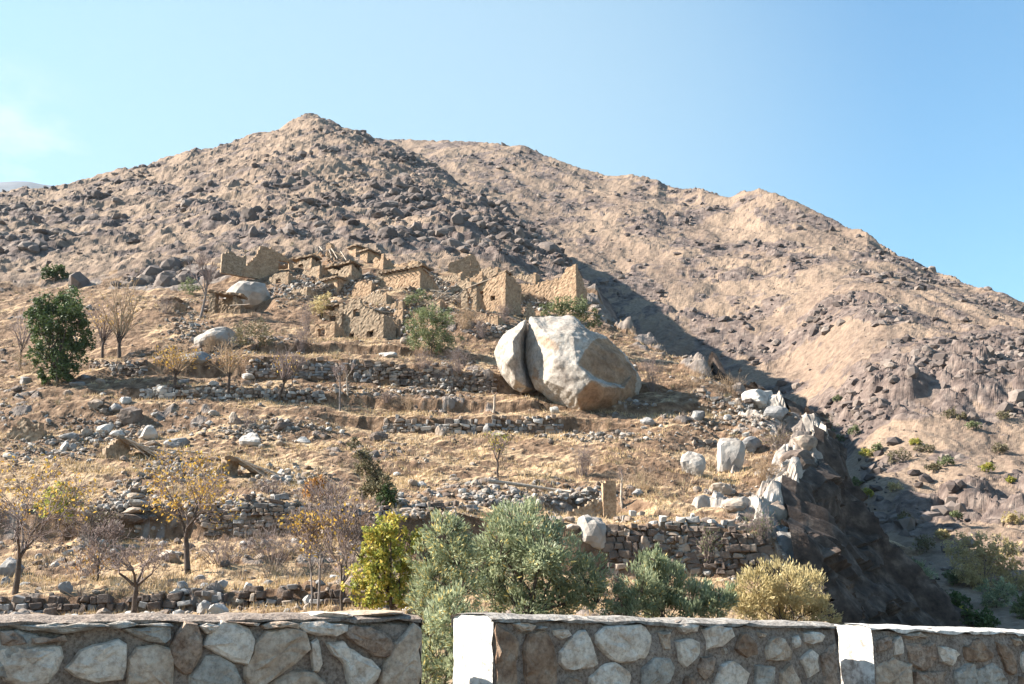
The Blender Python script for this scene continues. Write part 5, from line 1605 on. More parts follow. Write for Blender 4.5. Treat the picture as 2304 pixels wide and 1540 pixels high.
leafy('willow_shrub', 'dense silver green shrub right of the large willow', 'shrub', gp(1480, 33), [(1475,1280,48),(1440,1320,52),(1515,1310,50),(1480,1350,58),(1555,1345,50),(1605,1355,42),(1420,1375,40),(1630,1345,30),(1540,1385,40),(1470,1255,24)], 33, 'lf_silver', 17000, .14, .28, 405, .04, upright=.8, yellow=.03, stems=3, tk='stems')
leafy('autumn_shrub', 'broad pale yellow shrub behind the right end of the middle parapet', 'shrub', gp(1765, 34), [(1695,1322,50),(1765,1315,54),(1828,1330,50),(1680,1365,50),(1740,1370,54),(1810,1375,50),(1865,1375,36),(1720,1300,24),(1790,1298,22)], 34, 'lf_yellow', 14000, .13, .3, 406, .04, upright=.8, stems=3, tk='stems')
brush('dry brown brush between the large willow and the silver green shrub', 1390, 1390, 60, 110, seed=407, n=70, pos=gp(1390, 33))

bare('wide branching tree with sparse yellow leaves at the left edge', 30, 1330, 285, 330, .10, 411, .05, 5, 4, .25, leaf='lf_gold', nleaf=460, lsize=.14, pos=gp(32, 37.5), ang=(.35, .9), up=.04, lf=(.35, 1))
leafy('autumn_bush', 'yellow green bush behind the wide branching tree', 'shrub', hit(145, 1160), [(140,1110,32),(165,1125,28),(115,1130,30),(150,1145,30)], 49, 'lf_yelgreen', 1300, .16, .55, 412, .03, stems=3, hollow=.1, tk='stems')
bare('dark forked tree with tufts of yellow leaves', 418, 1280, 265, 190, .12, 413, -.12, 4, 4, .3, leaf='lf_gold', nleaf=1150, lsize=.13, pos=gp(418, 43), up=.05, ang=(.3, .85), lf=(.0, 1))
bare('low crooked bare tree with spreading branches behind the left parapet', 300, 1385, 190, 300, .09, 414, .05, 4, 4, .38, pos=gp(303, 33), ang=(.4, 1.0), up=-.02)
bare('thin trunk sapling with bare twigs, left of a pair', 697, 1368, 200, 130, .035, 415, 0, 4, 3, .45, pos=gp(700, 35), leaf='lf_gold', nleaf=160, lsize=.12, bark='barkgrey')
bare('thin pale trunk sapling with yellow leaves, right of a pair', 715, 1370, 230, 150, .04, 416, .04, 5, 4, .4, pos=gp(716, 34.4), leaf='lf_gold', nleaf=420, lsize=.12, bark='barkgrey', lf=(.2, .8))
bare('forked bare sapling in front of the yellow green tree', 770, 1382, 240, 170, .045, 417, .02, 5, 4, .3, pos=gp(768, 32.5), leaf='lf_gold', nleaf=110, lsize=.12)
bare('tangled bare reddish tree above the pair of thin saplings', 745, 1260, 160, 200, .05, 418, 0, 6, 4, .15, pos=hit(740, 1235))
bare('bare twiggy tree left of the broken dry stone wall', 225, 1300, 130, 220, .05, 419, 0, 5, 4, .2, pos=gp(215, 41), ang=(.4, .9))
brush('rusty leaved low bush behind the crooked bare tree', 195, 1320, 110, 70, seed=420, n=50, leaf='lf_orange', nleaf=260, lsize=.11, pos=gp(190, 41.5))
brush('dark bramble under the yellow green bush at the left', 190, 1200, 150, 55, seed=421, n=90, leaf='lf_olive', nleaf=700, lsize=.12)
brush('dry brush at the foot of the forked yellow tree', 500, 1265, 130, 50, 'twig', 422, 70)
brush('purple grey brush below the broken dry stone wall', 620, 1262, 160, 70, 'twig', 423, 90)

leafy('narrow_tree', 'narrow leaning dark tree with brown tip above the yellow green tree', 'tree', hit(862, 1146), [(798,1000,18),(812,1025,24),(830,1052,28),(845,1075,25),(862,1092,30),(868,1118,28),(832,1100,20),(818,1112,16),(875,1135,18)], hit(862, 1146).y, 'lf_olive', 4200, .15, .45, 431, .06, hollow=.1)
leafy('dark_foliage_shrub', 'dark green foot shrub under the narrow leaning tree', 'shrub', hit(868, 1150), [(868,1110,22),(880,1125,16),(860,1130,18)], hit(868, 1150).y - .5, 'lf_dark', 900, .15, .5, 432, .03, hollow=.1, tk='stems')
leafy('autumn_bush', 'orange rust bush in the middle of the left slope', 'shrub', hit(712, 1128), [(700,1090,22),(722,1082,20),(712,1105,24),(690,1110,15),(740,1108,14)], hit(712, 1128).y, 'lf_orange', 1200, .15, .5, 433, .03, stems=3, hollow=.1, tk='stems')
bare('small tree with sparse yellow leaves above the long log', 1121, 1072, 95, 60, .07, 434, 0, 4, 3, .35, leaf='lf_yelgreen', nleaf=200, lsize=.14)
bare('white dead trunk leaning beside the smooth mud wall', 1400, 1142, 90, 60, .07, 435, -.05, 2, 2, .6, bark='wood', mt='twig', name='dead_tree')
brush('dry grey shrub above the mud wall slab', 1312, 1070, 56, 62, 'twig', 436, 70)
brush('pale grey green shrub on the ledge above the tall retaining wall', 1712, 1222, 60, 62, 'twig', 437, 80, 'lf_green', 450, .10)
brush('orange brown thorn bush beside the pale outcrop', 1722, 1080, 75, 45, 'twigtan', 438, 110, 'lf_orange', 160, .1)
brush('olive bush growing on the cliff top', 1752, 1010, 90, 38, 'twig', 439, 90, 'lf_olive', 600, .13)
brush('dark bush growing on the shaded retaining wall', 1590, 1262, 50, 60, 'twig', 440, 50, 'lf_green', 350, .12)

# -- row of pollard trees and shrubs on the middle terraces
for k, (lab, px, py, h_, w_, ln, nl, tr) in enumerate([
    ('pollard tree with orange yellow leaves, leftmost of the row', 392, 893, 118, 170, 0, 520, .14),
    ('straight pollard tree with bare reddish shoots, second of the row', 512, 898, 128, 110, 0, 150, .13),
    ('leaning pollard tree with upright bare shoots, third of the row', 624, 904, 116, 95, .22, 110, .12),
]):
    bare(lab, px, py, h_, w_, tr, 450 + k, ln, 17, 3, .42, mt='twigtan' if k != 2 else 'twig', leaf='lf_orange' if k == 1 else 'lf_gold', nleaf=nl, lsize=.16, group='pollard trees in a row', name='pollard_tree', pollard=True, lf=(0, .6))
bare('thin forked trunk with little crown, right of the pollard row', 765, 925, 110, 60, .07, 455, 0, 3, 3, .62, bark='barkgrey')
bare('pale thin leaning trunk behind the forked trunk', 783, 888, 75, 40, .07, 456, -.12, 3, 2, .5, bark='wood')
bare('small bare sapling between the second and third pollards', 657, 880, 80, 70, .05, 457, 0, 5, 3, .3)
bare('white stub of a dead trunk on the strip left of the huge boulder', 1110, 928, 46, 16, .10, 458, .03, 2, 1, .75, bark='wood', name='dead_tree')
leafy('evergreen_tree', 'tall dense dark green tree at the left', 'tree', hit(130, 862), [(140,675,42),(100,690,36),(170,700,30),(125,720,48),(165,745,38),(95,745,32),(125,770,42),(175,775,28),(105,800,34),(145,805,40),(120,835,34),(155,838,28),(180,720,24),(85,715,22),(98,845,22)], hit(130, 862).y, 'lf_dark', 14000, .24, .6, 461, .13, hollow=.25)
bare('bare spreading tree with forked dark trunk, right of the dark green tree', 268, 806, 165, 150, .17, 462, 0, 14, 3, .22, mt='twigtan', leaf='lf_gold', nleaf=120, lsize=.14, pollard=True)
bare('smaller bare tree with yellow low leaves touching the dark green tree', 230, 806, 120, 90, .13, 463, 0, 11, 3, .3, mt='twig', leaf='lf_gold', nleaf=260, lsize=.14, pollard=True, lf=(0, .5))
bare('bare tree at the left edge of the middle slope', 44, 832, 135, 110, .10, 464, -.05, 8, 3, .35, mt='twig', pollard=True)
brush('olive yellow brush under the bare tree at the left edge', 60, 838, 80, 42, 'twigtan', 465, 60, 'lf_olive', 300, .14)
leafy('round_shrub', 'round dark shrub high on the left mountainside', 'shrub', hit(125, 634), [(112,612,16),(135,610,17),(148,618,12),(125,622,14),(104,622,10)], hit(125, 634).y, 'lf_dark', 1500, .32, .6, 466, .06, hollow=.15)
bare('slender bare grey tree standing beside the small stone ruin', 450, 716, 150, 90, .14, 467, .12, 4, 4, .35, bark='barkgrey', ang=(.25, .6))
leafy('grey_shrub', 'thin grey green shrub behind the slender bare tree', 'shrub', hit(428, 666), [(425,635,18),(412,645,14),(440,650,14),(430,658,12)], hit(428, 666).y, 'lf_green', 700, .22, .45, 468, .04, hollow=.1, bark='twig', tk='stems')
leafy('thorn_bush', 'wide olive thorn bush leaning on the flat slab boulder', 'shrub', hit(570, 782), [(545,742,24),(580,735,24),(560,762,26),(605,758,22),(590,775,18),(535,765,16)], hit(570, 782).y, 'lf_olive', 2600, .2, .35, 469, .04, hollow=.2, bark='twig', stems=3, tk='stems')
leafy('autumn_bush', 'bright yellow bush in front of the small house with the doorway', 'shrub', hit(722, 714), [(715,682,20),(735,674,18),(728,695,20),(705,698,13),(745,688,12)], hit(722, 714).y, 'lf_yellow', 1700, .2, .45, 470, .04, hollow=.1, stems=3, tk='stems')
leafy('green_shrub', 'round green shrub below the tall mud ruin', 'shrub', hit(972, 800), [(970,712,32),(942,735,32),(998,728,32),(970,752,40),(1010,762,28),(938,768,26),(978,784,26),(955,702,20)], hit(972, 800).y, 'lf_green', 8200, .2, .4, 471, .06, hollow=.2)
leafy('green_shrub', 'small pale green shrub against the lower wall of the flat roofed house', 'shrub', hit(935, 692), [(930,668,16),(948,662,14),(955,678,14),(918,680,12),(965,668,9)], hit(935, 692).y, 'lf_green', 1300, .2, .4, 472, .04, hollow=.1, tk='stems')
brush('golden dry shrub between the round green shrub and the tall ruin', 1048, 740, 52, 52, 'twigtan', 473, 110, 'lf_olive', 150, .12)
leafy('green_shrub', 'wide green shrub growing out behind the top of the huge boulder', 'shrub', hit(1275, 745), [(1225,695,16),(1250,688,20),(1280,680,24),(1310,690,24),(1335,708,18),(1300,705,24),(1262,700,20),(1345,722,13),(1330,730,14)], 97, 'lf_green', 3800, .22, .4, 474, .05, hollow=.15, tk='stems')
for k, (lab, px, py, w_, h_, mt_) in enumerate([
    ('purple grey leafless bush left of the huge boulder', 1030, 835, 60, 55, 'twig'), ('leafless bush below the round green shrub', 950, 830, 60, 42, 'twig'),
    ('dark leafless bush against the right side of the huge boulder', 1470, 880, 60, 85, 'twig'), ('reddish leafless bush on the ridge right of the huge boulder', 1555, 868, 90, 36, 'twigtan'),
    ('tan leafless bush beside the white outcrop on the ridge', 1640, 880, 90, 34, 'twigtan'), ('tiny lone bush on the ridge above the boulder', 1422, 762, 22, 24, 'twigtan'),
    ('leafless bush standing in front of the tall mud ruin', 1135, 725, 40, 42, 'twig'), ('leafless bush under the golden shrub', 1085, 760, 46, 40, 'twig'),
    ('purple leafless bush left of the slender bare tree', 372, 705, 50, 48, 'twig'), ('leafless bush in front of the two storey stone ruin', 690, 742, 40, 60, 'twig'),
    ('leafless bush on the terrace edge under the slab boulder', 470, 790, 50, 40, 'twigtan'), ('thin leafless shrub beside the cut trunk on the terrace', 678, 790, 36, 55, 'twig'),
    ('dry weed clump on the strip under the huge boulder', 920, 928, 26, 40, 'twigtan'), ('dry weed clump at the right foot of the huge boulder', 1368, 968, 20, 26, 'twigtan'),
    ('dark weed clump on the terrace in front of the two tone rock', 870, 905, 36, 22, 'twig'), ('pale dry brush right of the mud wall slab', 1450, 1100, 90, 32, 'twigtan'),
    ('brown brush on the bank below the dugout', 610, 1110, 80, 30, 'twig'), ('small thorn bush beside the tan egg shaped stone', 560, 960, 50, 28, 'twig'),
]):
    brush(lab, px, py, w_, h_, mt_, 480 + k, 60 if w_ > 30 else 30)

# -- river flat and ravine on the right
def gb_(px, py):
    return hitb(px, py)
leafy('autumn_tree', 'large pale yellow tree at the right edge of the valley', 'tree', gb_(2215, 1325), [(2170,1235,34),(2215,1225,36),(2260,1240,36),(2190,1270,40),(2240,1280,42),(2290,1275,34),(2160,1290,28),(2210,1305,34),(2275,1310,30)], gb_(2215, 1325).y, 'lf_yellow', 6500, .30, .4, 501, .08, hollow=.2, bark='twig')
leafy('willow_shrub', 'grey green willow shrub in the valley left of the yellow tree', 'shrub', gb_(2055, 1330), [(2035,1275,22),(2060,1285,24),(2085,1295,24),(2045,1305,22),(2075,1312,24),(2020,1260,12)], gb_(2055, 1330).y, 'lf_silver', 3000, .26, .3, 502, .05, upright=.4, yellow=.02, tk='stems')
leafy('dark_shrub', 'dark green shrub in the shade at the valley bottom', 'shrub', gb_(2130, 1375), [(2110,1345,20),(2140,1350,22),(2170,1355,20),(2120,1365,18),(2155,1370,18)], gb_(2130, 1375).y, 'lf_dark', 2200, .26, .5, 503, .05, tk='stems')
leafy('willow_shrub', 'pale willow shrub under the yellow valley tree', 'shrub', gb_(2240, 1368), [(2215,1330,22),(2245,1325,22),(2270,1335,20),(2230,1350,22),(2258,1352,18)], gb_(2240, 1368).y, 'lf_silver', 2600, .25, .3, 504, .05, upright=.3, yellow=.04, tk='stems')
leafy('dark_shrub', 'dark round shrub just above the rightmost parapet', 'shrub', gb_(2205, 1418), [(2190,1390,20),(2220,1392,22),(2205,1405,20),(2240,1402,16),(2170,1402,14)], gb_(2205, 1418).y, 'lf_dark', 2000, .22, .5, 505, .05, tk='stems')
leafy('green_shrub', 'green shrub cut by the right picture edge above the parapet', 'shrub', gb_(2300, 1392), [(2292,1360,22),(2315,1350,24),(2300,1380,20)], gb_(2300, 1392).y, 'lf_green', 1600, .25, .45, 506, .04, tk='stems')
leafy('autumn_bush', 'yellow tipped bush near the dark round shrub', 'shrub', gb_(2165, 1392), [(2158,1378,12),(2172,1382,12)], gb_(2165, 1392).y, 'lf_yelgreen', 600, .2, .5, 507, .03, tk='stems')
sm = [  # px, py base, w, h, material, label
 (1922,1104,34,38,'lf_green','rounded green bush on the pale sand path across the ravine'), (1950,1122,32,26,'lf_yelgreen','low yellow green bush beside the rounded green bush'),
 (2012,1106,38,22,'lf_yellow','golden low bush above the grey slab outcrop'), (1968,1212,40,36,'lf_olive','olive bush left of the grey slab outcrop'),
 (1870,1058,34,42,'lf_green','green bush at the foot of the cliff across the ravine'), (1948,1032,32,26,'lf_yelgreen','pale yellow bush above the sand path'),
 (1920,985,30,34,'lf_green','light green bush near the shaded foot of the ravine'), (2190,968,34,22,'lf_green','round green bush below the rock face on the right'),
 (1885,905,22,18,'lf_green','small green bush in the shadowed gully'), (1860,980,60,44,'lf_dark','dark bush in the shaded gully'), (1880,1005,50,36,'lf_dark','lower dark bush in the shaded gully'),
 (1795,965,36,28,'lf_olive','brownish bush in the shadow behind the white cliff boulder'), (2220,1062,34,22,'lf_yelgreen','small yellowish bush on the right slope'),
 (2275,1088,22,16,'lf_yelgreen','tiny bush near the right picture edge'), (2140,940,40,22,'lf_olive','dry olive bush under the rock face'),
 (2080,1020,44,22,'lf_olive','tan bush in the middle of the right slope'), (2150,1170,26,22,'lf_green','green bush beside the grey slab outcrop'),
 (1975,1020,30,26,'lf_green','green bush above the golden low bush'), (2260,945,40,22,'lf_olive','broad dry bush on the upper right bank'),
 (2100,1060,50,18,'lf_olive','flat brown bush on the right slope'), (2020,1040,70,30,'lf_olive','wide brown bush on the diagonal bank'), (2130,1050,34,26,'lf_green','grey bush at the bend of the bank'),
 (2165,945,30,16,'lf_olive','small pale bush under the rock face'), (1985,1262,50,40,'lf_yelgreen','yellow green bush at the foot of the dark cliff'), (2080,1245,60,44,'lf_olive','tan bush left of the large yellow valley tree'),
 (2150,1315,56,36,'lf_green','green bush under the left side of the large yellow valley tree'), (2280,1180,46,30,'lf_yellow','golden bush above the large yellow valley tree'), (2120,1215,36,26,'lf_yellow','small golden bush on the gravel bank'), (2035,1180,40,28,'lf_olive','olive bush just below the grey slab outcrop'),
 (2250,1020,40,24,'lf_olive','flat tan bush near the right edge of the slope'), (1935,1165,34,30,'lf_yelgreen','yellowish bush near the shaded cliff foot'), (2060,1002,26,16,'lf_yelgreen','small pale bush on the flat bench'),
]
for k, (px, py, w_, h_, mt_, lab) in enumerate(sm):
    g_ = gb_(px, py)
    r1 = min(w_ * .32, h_ * .55)
    leafy('bush', lab, 'shrub', g_, [(px - w_ * .22, py - h_ * .45, r1), (px + w_ * .22, py - h_ * .42, r1 * .95), (px + w_ * .02, py - h_ * .62, r1 * .9)], g_.y, mt_, 650, .28, .45, 520 + k, .03, group='small bushes across the ravine', hollow=.1, bark='twig', stems=3, tk='stems')

# ------------------------------------------------------------------ boulders and stones one can point to
def stone(px, py, w, h, mt, label, seed, name='rock', cat='rock', planes=11, dy=.8, sub=3, f=hit, tilt=0.0, pos=None):
    """(px, py): foot of the stone; w, h in photo pixels"""
    g_ = pos if pos is not None else f(px, py)
    s = g_.y / FPX
    P, F = rock_vf(seed, sub, planes, .05)
    W_, H_ = w * s, h * s
    hh = H_ * 1.25
    P = P * np.array([W_, W_ * dy, hh])
    P[:, 2] -= hh * .2
    c_, s_ = math.cos(tilt), math.sin(tilt)
    P = np.stack([P[:, 0] * c_ + P[:, 2] * s_, P[:, 1], -P[:, 0] * s_ + P[:, 2] * c_], -1)
    o = link(name, make_mesh(name, P, F, False), None, M[mt])
    o.location = g_ + Vector((0, W_ * dy * .25, 0))
    return tag(o, label, cat)
STN = [
 (552,692,112,74,'granite','big pale leaning rock with dark hollow at its right, behind the small stone ruin',.12), (478,776,96,44,'granite','flat pale slab boulder with brown underside left of the thorn bush',-.12),
 (430,815,78,32,'rock_grey','blue grey slab behind the first pollard tree',0), (872,804,46,16,'rock_white','white flat slab on the terrace below the round green shrub',0), (912,775,28,20,'rock_tan','tilted tan slab leaning on the green shrub',0),
 (562,840,20,12,'rock_white','small white stone on top of the little stone heap',0), (556,853,34,14,'rock_white','pale flat stone in the middle of the little stone heap',0), (552,868,24,14,'rock_tan','tan stone at the foot of the little stone heap',0),
 (364,896,30,30,'rock_white','pointed white stone beside the first pollard trunk',0), (409,866,30,16,'rock_grey','grey stone behind the first pollard trunk',0), (479,868,24,12,'rock_white','white stone left of the second pollard',0),
 (453,889,14,10,'rock_white','small white stone in the wall left of the second pollard',0), (479,889,22,11,'rock_white','white flat stone in the wall near the second pollard',0), (606,868,18,12,'rock_tan','square tan stone left of the leaning pollard',0),
 (212,918,34,22,'rock_tan','brown stone with a pale top at the terrace end',0), (254,925,46,20,'rock_grey','grey slab next to the dark bank boulder',0), (292,952,56,42,'rock_dark','big dark boulder casting a shadow on the bank',0),
 (280,908,28,16,'rock_white','white stone above the dark bank boulder',0), (526,955,28,30,'rock_tan','tan egg shaped stone standing on the grey bank',0), (480,934,26,11,'rock_white','pale flat stone above the egg shaped stone',0),
 (469,958,18,13,'rock_white','white pebble left of the egg shaped stone',0), (52,866,30,20,'rock_grey','blue grey tilted slab at the left edge',.2), (34,880,26,14,'rock_dark','dark stone under the tilted slab',0),
 (188,855,28,14,'rock_grey','grey slab at the foot of the dark green tree',0), (168,870,44,14,'rock_grey','wide flat grey slab below the dark green tree',0), (152,890,24,14,'rock_tan','tan stone under the wide flat slab',0), (224,862,20,11,'rock_tan','small tan stone right of the dark green tree',0),
 (232,976,36,24,'rock_white','pale grey block on the stony bank',0), (262,984,38,17,'rock_white','flat pale block right of the grey block',0), (333,988,42,34,'rock_white','bright white jagged stone on the bank',-.2), (152,990,42,18,'rock_grey','grey slab on the rubble at the left',0),
 (142,1016,26,26,'rock_white','round whitish stone on the rubble at the left',0), (161,1014,18,18,'rock_grey','grey stone beside the round whitish stone',0), (340,1004,38,13,'rock_tan','flat pale stone above the beam roofed dugout',0),
 (394,1006,58,22,'rock_grey','long dark grey rock right of the beam roofed dugout',0), (561,1006,56,36,'rock_white','large white layered boulder in the middle of the bank',.1), (634,968,40,20,'rock_dark','brown grey stone on the bank right of the white layered boulder',0),
 (684,996,32,15,'rock_white','pale flat stone among the rubble on the right of the bank',0), (632,1004,24,13,'rock_tan','tan stone between the white layered boulder and the pale flat stone',0), (768,976,13,10,'rock_white','small pale stone near the shadowed bank edge',0),
 (18,1034,30,17,'rock_white','blue white stone at the left edge below the pillars',0), (192,980,26,18,'rock_tan','tan stone left of the pale grey block',0), (376,1262,56,24,'rock_tan','pale pointed slab at the foot of the forked yellow tree',.15),
 (18,1298,56,44,'rock_grey','big blue grey boulder at the left edge behind the wide tree',0), (10,1318,30,20,'rock_grey','smaller grey rock below the big blue grey boulder',0), (144,1336,32,26,'rock_grey','blue white stone with a dark left side on the bottom strip',0),
 (470,1352,36,22,'rock_tan','round stone on the edge of the low bank wall',0), (456,1378,34,26,'rock_grey','grey half of the stone pair behind the left parapet',0), (490,1384,42,24,'rock_white','white half of the stone pair behind the left parapet',0), (36,1380,44,30,'rock_dark','dark rock in the shaded bank at the bottom left',0),
 (851,994,42,26,'rock_dark','dark red brown rock at the left end of the pale terrace wall',0), (993,980,30,26,'rock_tan','largest round stone in the pale terrace wall',0), (1120,982,44,14,'rock_tan','long flat stone at the foot of the pale terrace wall',0), (1096,976,20,24,'rock_grey','grey upright stone in the pale terrace wall',0),
 (1248,930,22,17,'rock_white','small white cube of stone under the huge boulder',0), (1455,956,36,20,'rock_grey','blue grey oval stone in the shade of the huge boulder',.5), (1330,1228,74,70,'granite','big white block with grey right face above the large willow',0),
 (1258,1178,24,18,'rock_tan','tan stone left of the big white block',0), (1281,1176,28,14,'rock_tan','flat tan stone on the heap left of the big white block',0), (1287,1192,34,14,'rock_tan','flat stone at the bottom of the heap by the big white block',0),
 (950,1098,26,16,'rock_white','pale square stone on the straw slope',0), (928,1092,22,14,'rock_tan','tan stone on the straw slope',0), (1714,918,82,46,'rock_white','white rock crowning the ridge over the ravine',0), (1748,945,60,36,'rock_grey','grey rock below the white ridge rock',0),
 (1573,945,34,24,'rock_grey','pale grey stone on the dark slope right of the huge boulder',0), (1639,946,20,14,'rock_white','small white stone on the dark slope',0), (1637,1062,62,84,'granite','tall jagged white outcrop right of the huge boulder',.25), (1572,1072,58,62,'granite','sloping white slab left of the jagged outcrop',-.3),
 (1694,1018,52,38,'rock_grey','grey rock between the jagged outcrop and the cliff',0), (1624,1112,52,26,'rock_tan','cracked tan rock under the white outcrops',0), 
 (1745,1170,72,44,'rock_tan','pale tan ledge on the cliff edge',0), (1816,1012,58,34,'rock_tan','pale crest rock on the tip of the cliff',0), (1805,1062,84,54,'rock_dark','dark mossy block of the cliff top',0), (1826,1110,82,44,'rock_dark','brown cracked block below the mossy block',-.2),
 (1868,1150,36,44,'rock_grey','grey sharp edged rock on the cliff side',0), (1782,1268,100,72,'rock_grey','large purple grey rock at the right end of the retaining wall',0), (1578,1334,34,18,'rock_white','white stone peeking out above the silver green shrub',0),
 (1615,1262,30,22,'rock_tan','round tan stone in the shaded retaining wall',0), (1830,1205,46,36,'rock_dark','dark wedge rock on the cliff under the grey rock',0),
 
 (1655,1150,54,26,'rock_tan','flat tan rock on the straw ledge above the retaining wall',0), 
]
for k, (px, py, w_, h_, mt_, lab, tl) in enumerate(STN):
    st_ = stone(px, py, w_, h_, mt_, lab, 700 + k * 3, tilt=tl, sub=3 if w_ > 26 else 2, planes=8 if mt_ != 'granite' else 6)

# ------------------------------------------------------------------ uncounted stones and straw
def scatter_field(F_, n, box, dens, seed):
    r = np.random.default_rng(seed)
    a = r.uniform(box[0], box[1], n); y = np.exp(r.uniform(math.log(box[2]), math.log(box[3]), n))
    x = a * y
    keep_ = r.random(n) < dens(x, y, a)
    x, y = x[keep_], y[keep_]
    return np.stack([x, y, F_.zs(x, y)], -1), r
def inside(x, y):                       # on the hill, not over the cliff
    xe = np.interp(y, [e[0] for e in ed], [e[1] for e in ed])
    return x < xe - .2
P_, r_ = scatter_field(FH, 26000, (-.62, .42, 33, 122), lambda x, y, a: inside(x, y) * (.07 + .93 * sstep(.08, .4, fbm(x / 11, y / 11, 3, 33))), 601)
sz = .09 + .42 * r_.random(len(P_)) ** 5.0
# the largest of the loose stones are things of their own
szw = sz * (.8 + P_[:, 1] / 260)
big_i = np.argsort(-szw / P_[:, 1])[:220]
LM = [(392,880,'the first pollard tree'),(512,880,'the second pollard tree'),(624,890,'the leaning pollard tree'),(765,900,'the thin forked trunk'),(1330,930,'the huge boulder'),(1110,915,'the white dead stub'),(970,790,'the round green shrub'),
      (526,945,'the egg shaped stone'),(561,995,'the white layered boulder'),(292,940,'the dark bank boulder'),(333,980,'the bright white jagged stone'),(60,975,'the two stone pillars'),(300,1020,'the beam roofed dugout'),(548,1060,'the dark mouthed dugout'),
      (302,1130,'the stone stack'),(418,1240,'the forked yellow tree'),(30,1260,'the wide branching tree'),(300,1360,'the low crooked tree'),(710,1330,'the pair of thin saplings'),(580,1170,'the broken dry stone wall'),(862,1120,'the narrow leaning tree'),
      (1121,1050,'the small tree above the log'),(1190,1095,'the long log'),(1312,1050,'the dry grey shrub'),(1378,1130,'the mud wall slab'),(1330,1200,'the big white block'),(1550,1240,'the tall retaining wall'),(1637,1030,'the jagged white outcrop'),
      (1714,900,'the white ridge rock'),(1816,1000,'the cliff tip'),(1070,960,'the pale terrace wall'),(480,750,'the flat slab boulder'),(552,660,'the big pale rock'),(450,690,'the slender bare tree'),(722,690,'the bright yellow bush'),(830,740,'the two storey ruin'),
      (1130,690,'the tall mud ruin'),(130,800,'the dark green tree'),(265,780,'the bare forked tree'),(1015,660,'the beam pile'),(650,1370,'the bottom straw strip'),(740,1220,'the reddish bare tree'),(1470,860,'the dark leafless bush')]
def to_px(p):
    w = p[1] * cp + p[2] * sp
    return CX + FPX * p[0] / w, CY - FPX * (p[2] * cp - p[1] * sp) / w
LOOSE = {}
for q, mt_ in enumerate(('rock_dark', 'rock_tan', 'rock_grey', 'rock_white')):
    LOOSE[mt_] = []
    for i in range(5):
        Pq, Fq = rock_vf(820 + i + 7 * q, 2, 9, .04)
        m_ = make_mesh('loose_stone', Pq, Fq, False); m_.materials.append(M[mt_]); LOOSE[mt_].append(m_)
SAME = {}
for i in big_i:
    p = P_[i]; w = szw[i]
    qx, qy = to_px(p)
    lx, ly, ln = min(LM, key=lambda l: (l[0] - qx) ** 2 + 2 * (l[1] - qy) ** 2)
    ddx, ddy = qx - lx, qy - ly
    dist = math.hypot(ddx, ddy)
    rel = ('left of' if ddx < 0 else 'right of') if abs(ddx) > abs(ddy) * 1.2 else ('above' if ddy < 0 else 'below')
    rel = {0: 'close ', 1: '', 2: 'well '}[0 if dist < 25 else (1 if dist < 70 else 2)] + rel
    mt_ = ('rock_dark', 'rock_tan', 'rock_tan', 'rock_grey', 'rock_white')[int(r_.integers(0, 5))]
    fl = r_.uniform(.4, 1.0)
    pxw = w * FPX / p[1]
    ob = bpy.data.objects.new('rock', LOOSE[mt_][int(r_.integers(0, 5))]); COL.objects.link(ob)
    ob.location = p - np.array([0, 0, .25 * w * fl]); ob.scale = (w * r_.uniform(.8, 1.3), w * r_.uniform(.8, 1.2), w * fl)
    ob.rotation_euler = (r_.normal(0, .2), r_.normal(0, .2), r_.uniform(0, 6.28))
    sz_w = 'small' if pxw < 15 else ('midsize' if pxw < 22 else 'large')
    sh_w = 'flat' if fl < .58 else ('blocky' if fl > .82 else 'rounded')
    co_w = {'rock_dark': 'dark brown', 'rock_tan': 'tan', 'rock_grey': 'grey', 'rock_white': 'pale'}[mt_]
    tag(ob, f'{sz_w} {sh_w} {co_w} loose stone {rel} {ln}', 'rock', 'loose stones on the terraces', 'thing')
    SAME.setdefault(ob['label'], []).append((qx, ob))
for lab, lst in SAME.items():
    if len(lst) > 1:
        lst.sort(key=lambda t: t[0])
        nm = ['leftmost', 'second from left', 'third from left', 'fourth from left', 'fifth from left', 'sixth from left']
        for k, (_, ob) in enumerate(lst):
            ob['label'] = lab.replace('loose stone', 'stone') + ', ' + ('rightmost' if k == len(lst) - 1 else nm[min(k, 5)])
rest_ = np.setdiff1d(np.arange(len(P_)), big_i)
P_, szw = P_[rest_], szw[rest_]
o = link('rubble', scatter_mesh('rubble', P_, szw, r_), None, M['rubble'])
tag(o, 'loose grey and tan stones strewn over the terraces', None, None, 'stuff')
# rubble heaps on the bank and around the ruins
cl = [(560,975,110,30,260),(240,975,110,40,360),(110,1010,120,40,320),(420,1060,120,30,260),(300,1130,90,40,240),(560,1140,120,24,260),(640,1080,90,24,220),(950,1150,110,26,300),(1130,1125,90,26,260),(660,660,60,26,280),(880,690,90,26,260),
      (1020,660,60,26,260),(1120,745,60,20,120),(420,740,50,40,220),(760,610,40,26,160),(1560,1240,150,40,260),(1650,940,120,34,260),(1780,1120,80,90,220),(1350,985,160,12,160),(820,880,260,12,260),(520,882,180,14,220),(620,960,100,20,160),(1000,865,90,12,140),(1300,1120,120,22,180), (830,735,50,26,160),(760,650,60,26,220),(690,640,50,20,160),(960,640,60,20,180),(1090,690,50,20,160),(1210,690,50,14,120),(850,640,40,16,140),(900,745,60,16,140)]
pp, ss_ = [], []
r_ = np.random.default_rng(77)
for cx_, cy_, w_, h_, n in cl:
    for k in range(n):
        q = hit(cx_ + r_.normal() * w_ * .5, cy_ + r_.normal() * h_ * .5, 36)
        pp.append(q[:]); ss_.append((.14 + .40 * r_.random() ** 3) * (.6 + q.y / 200))
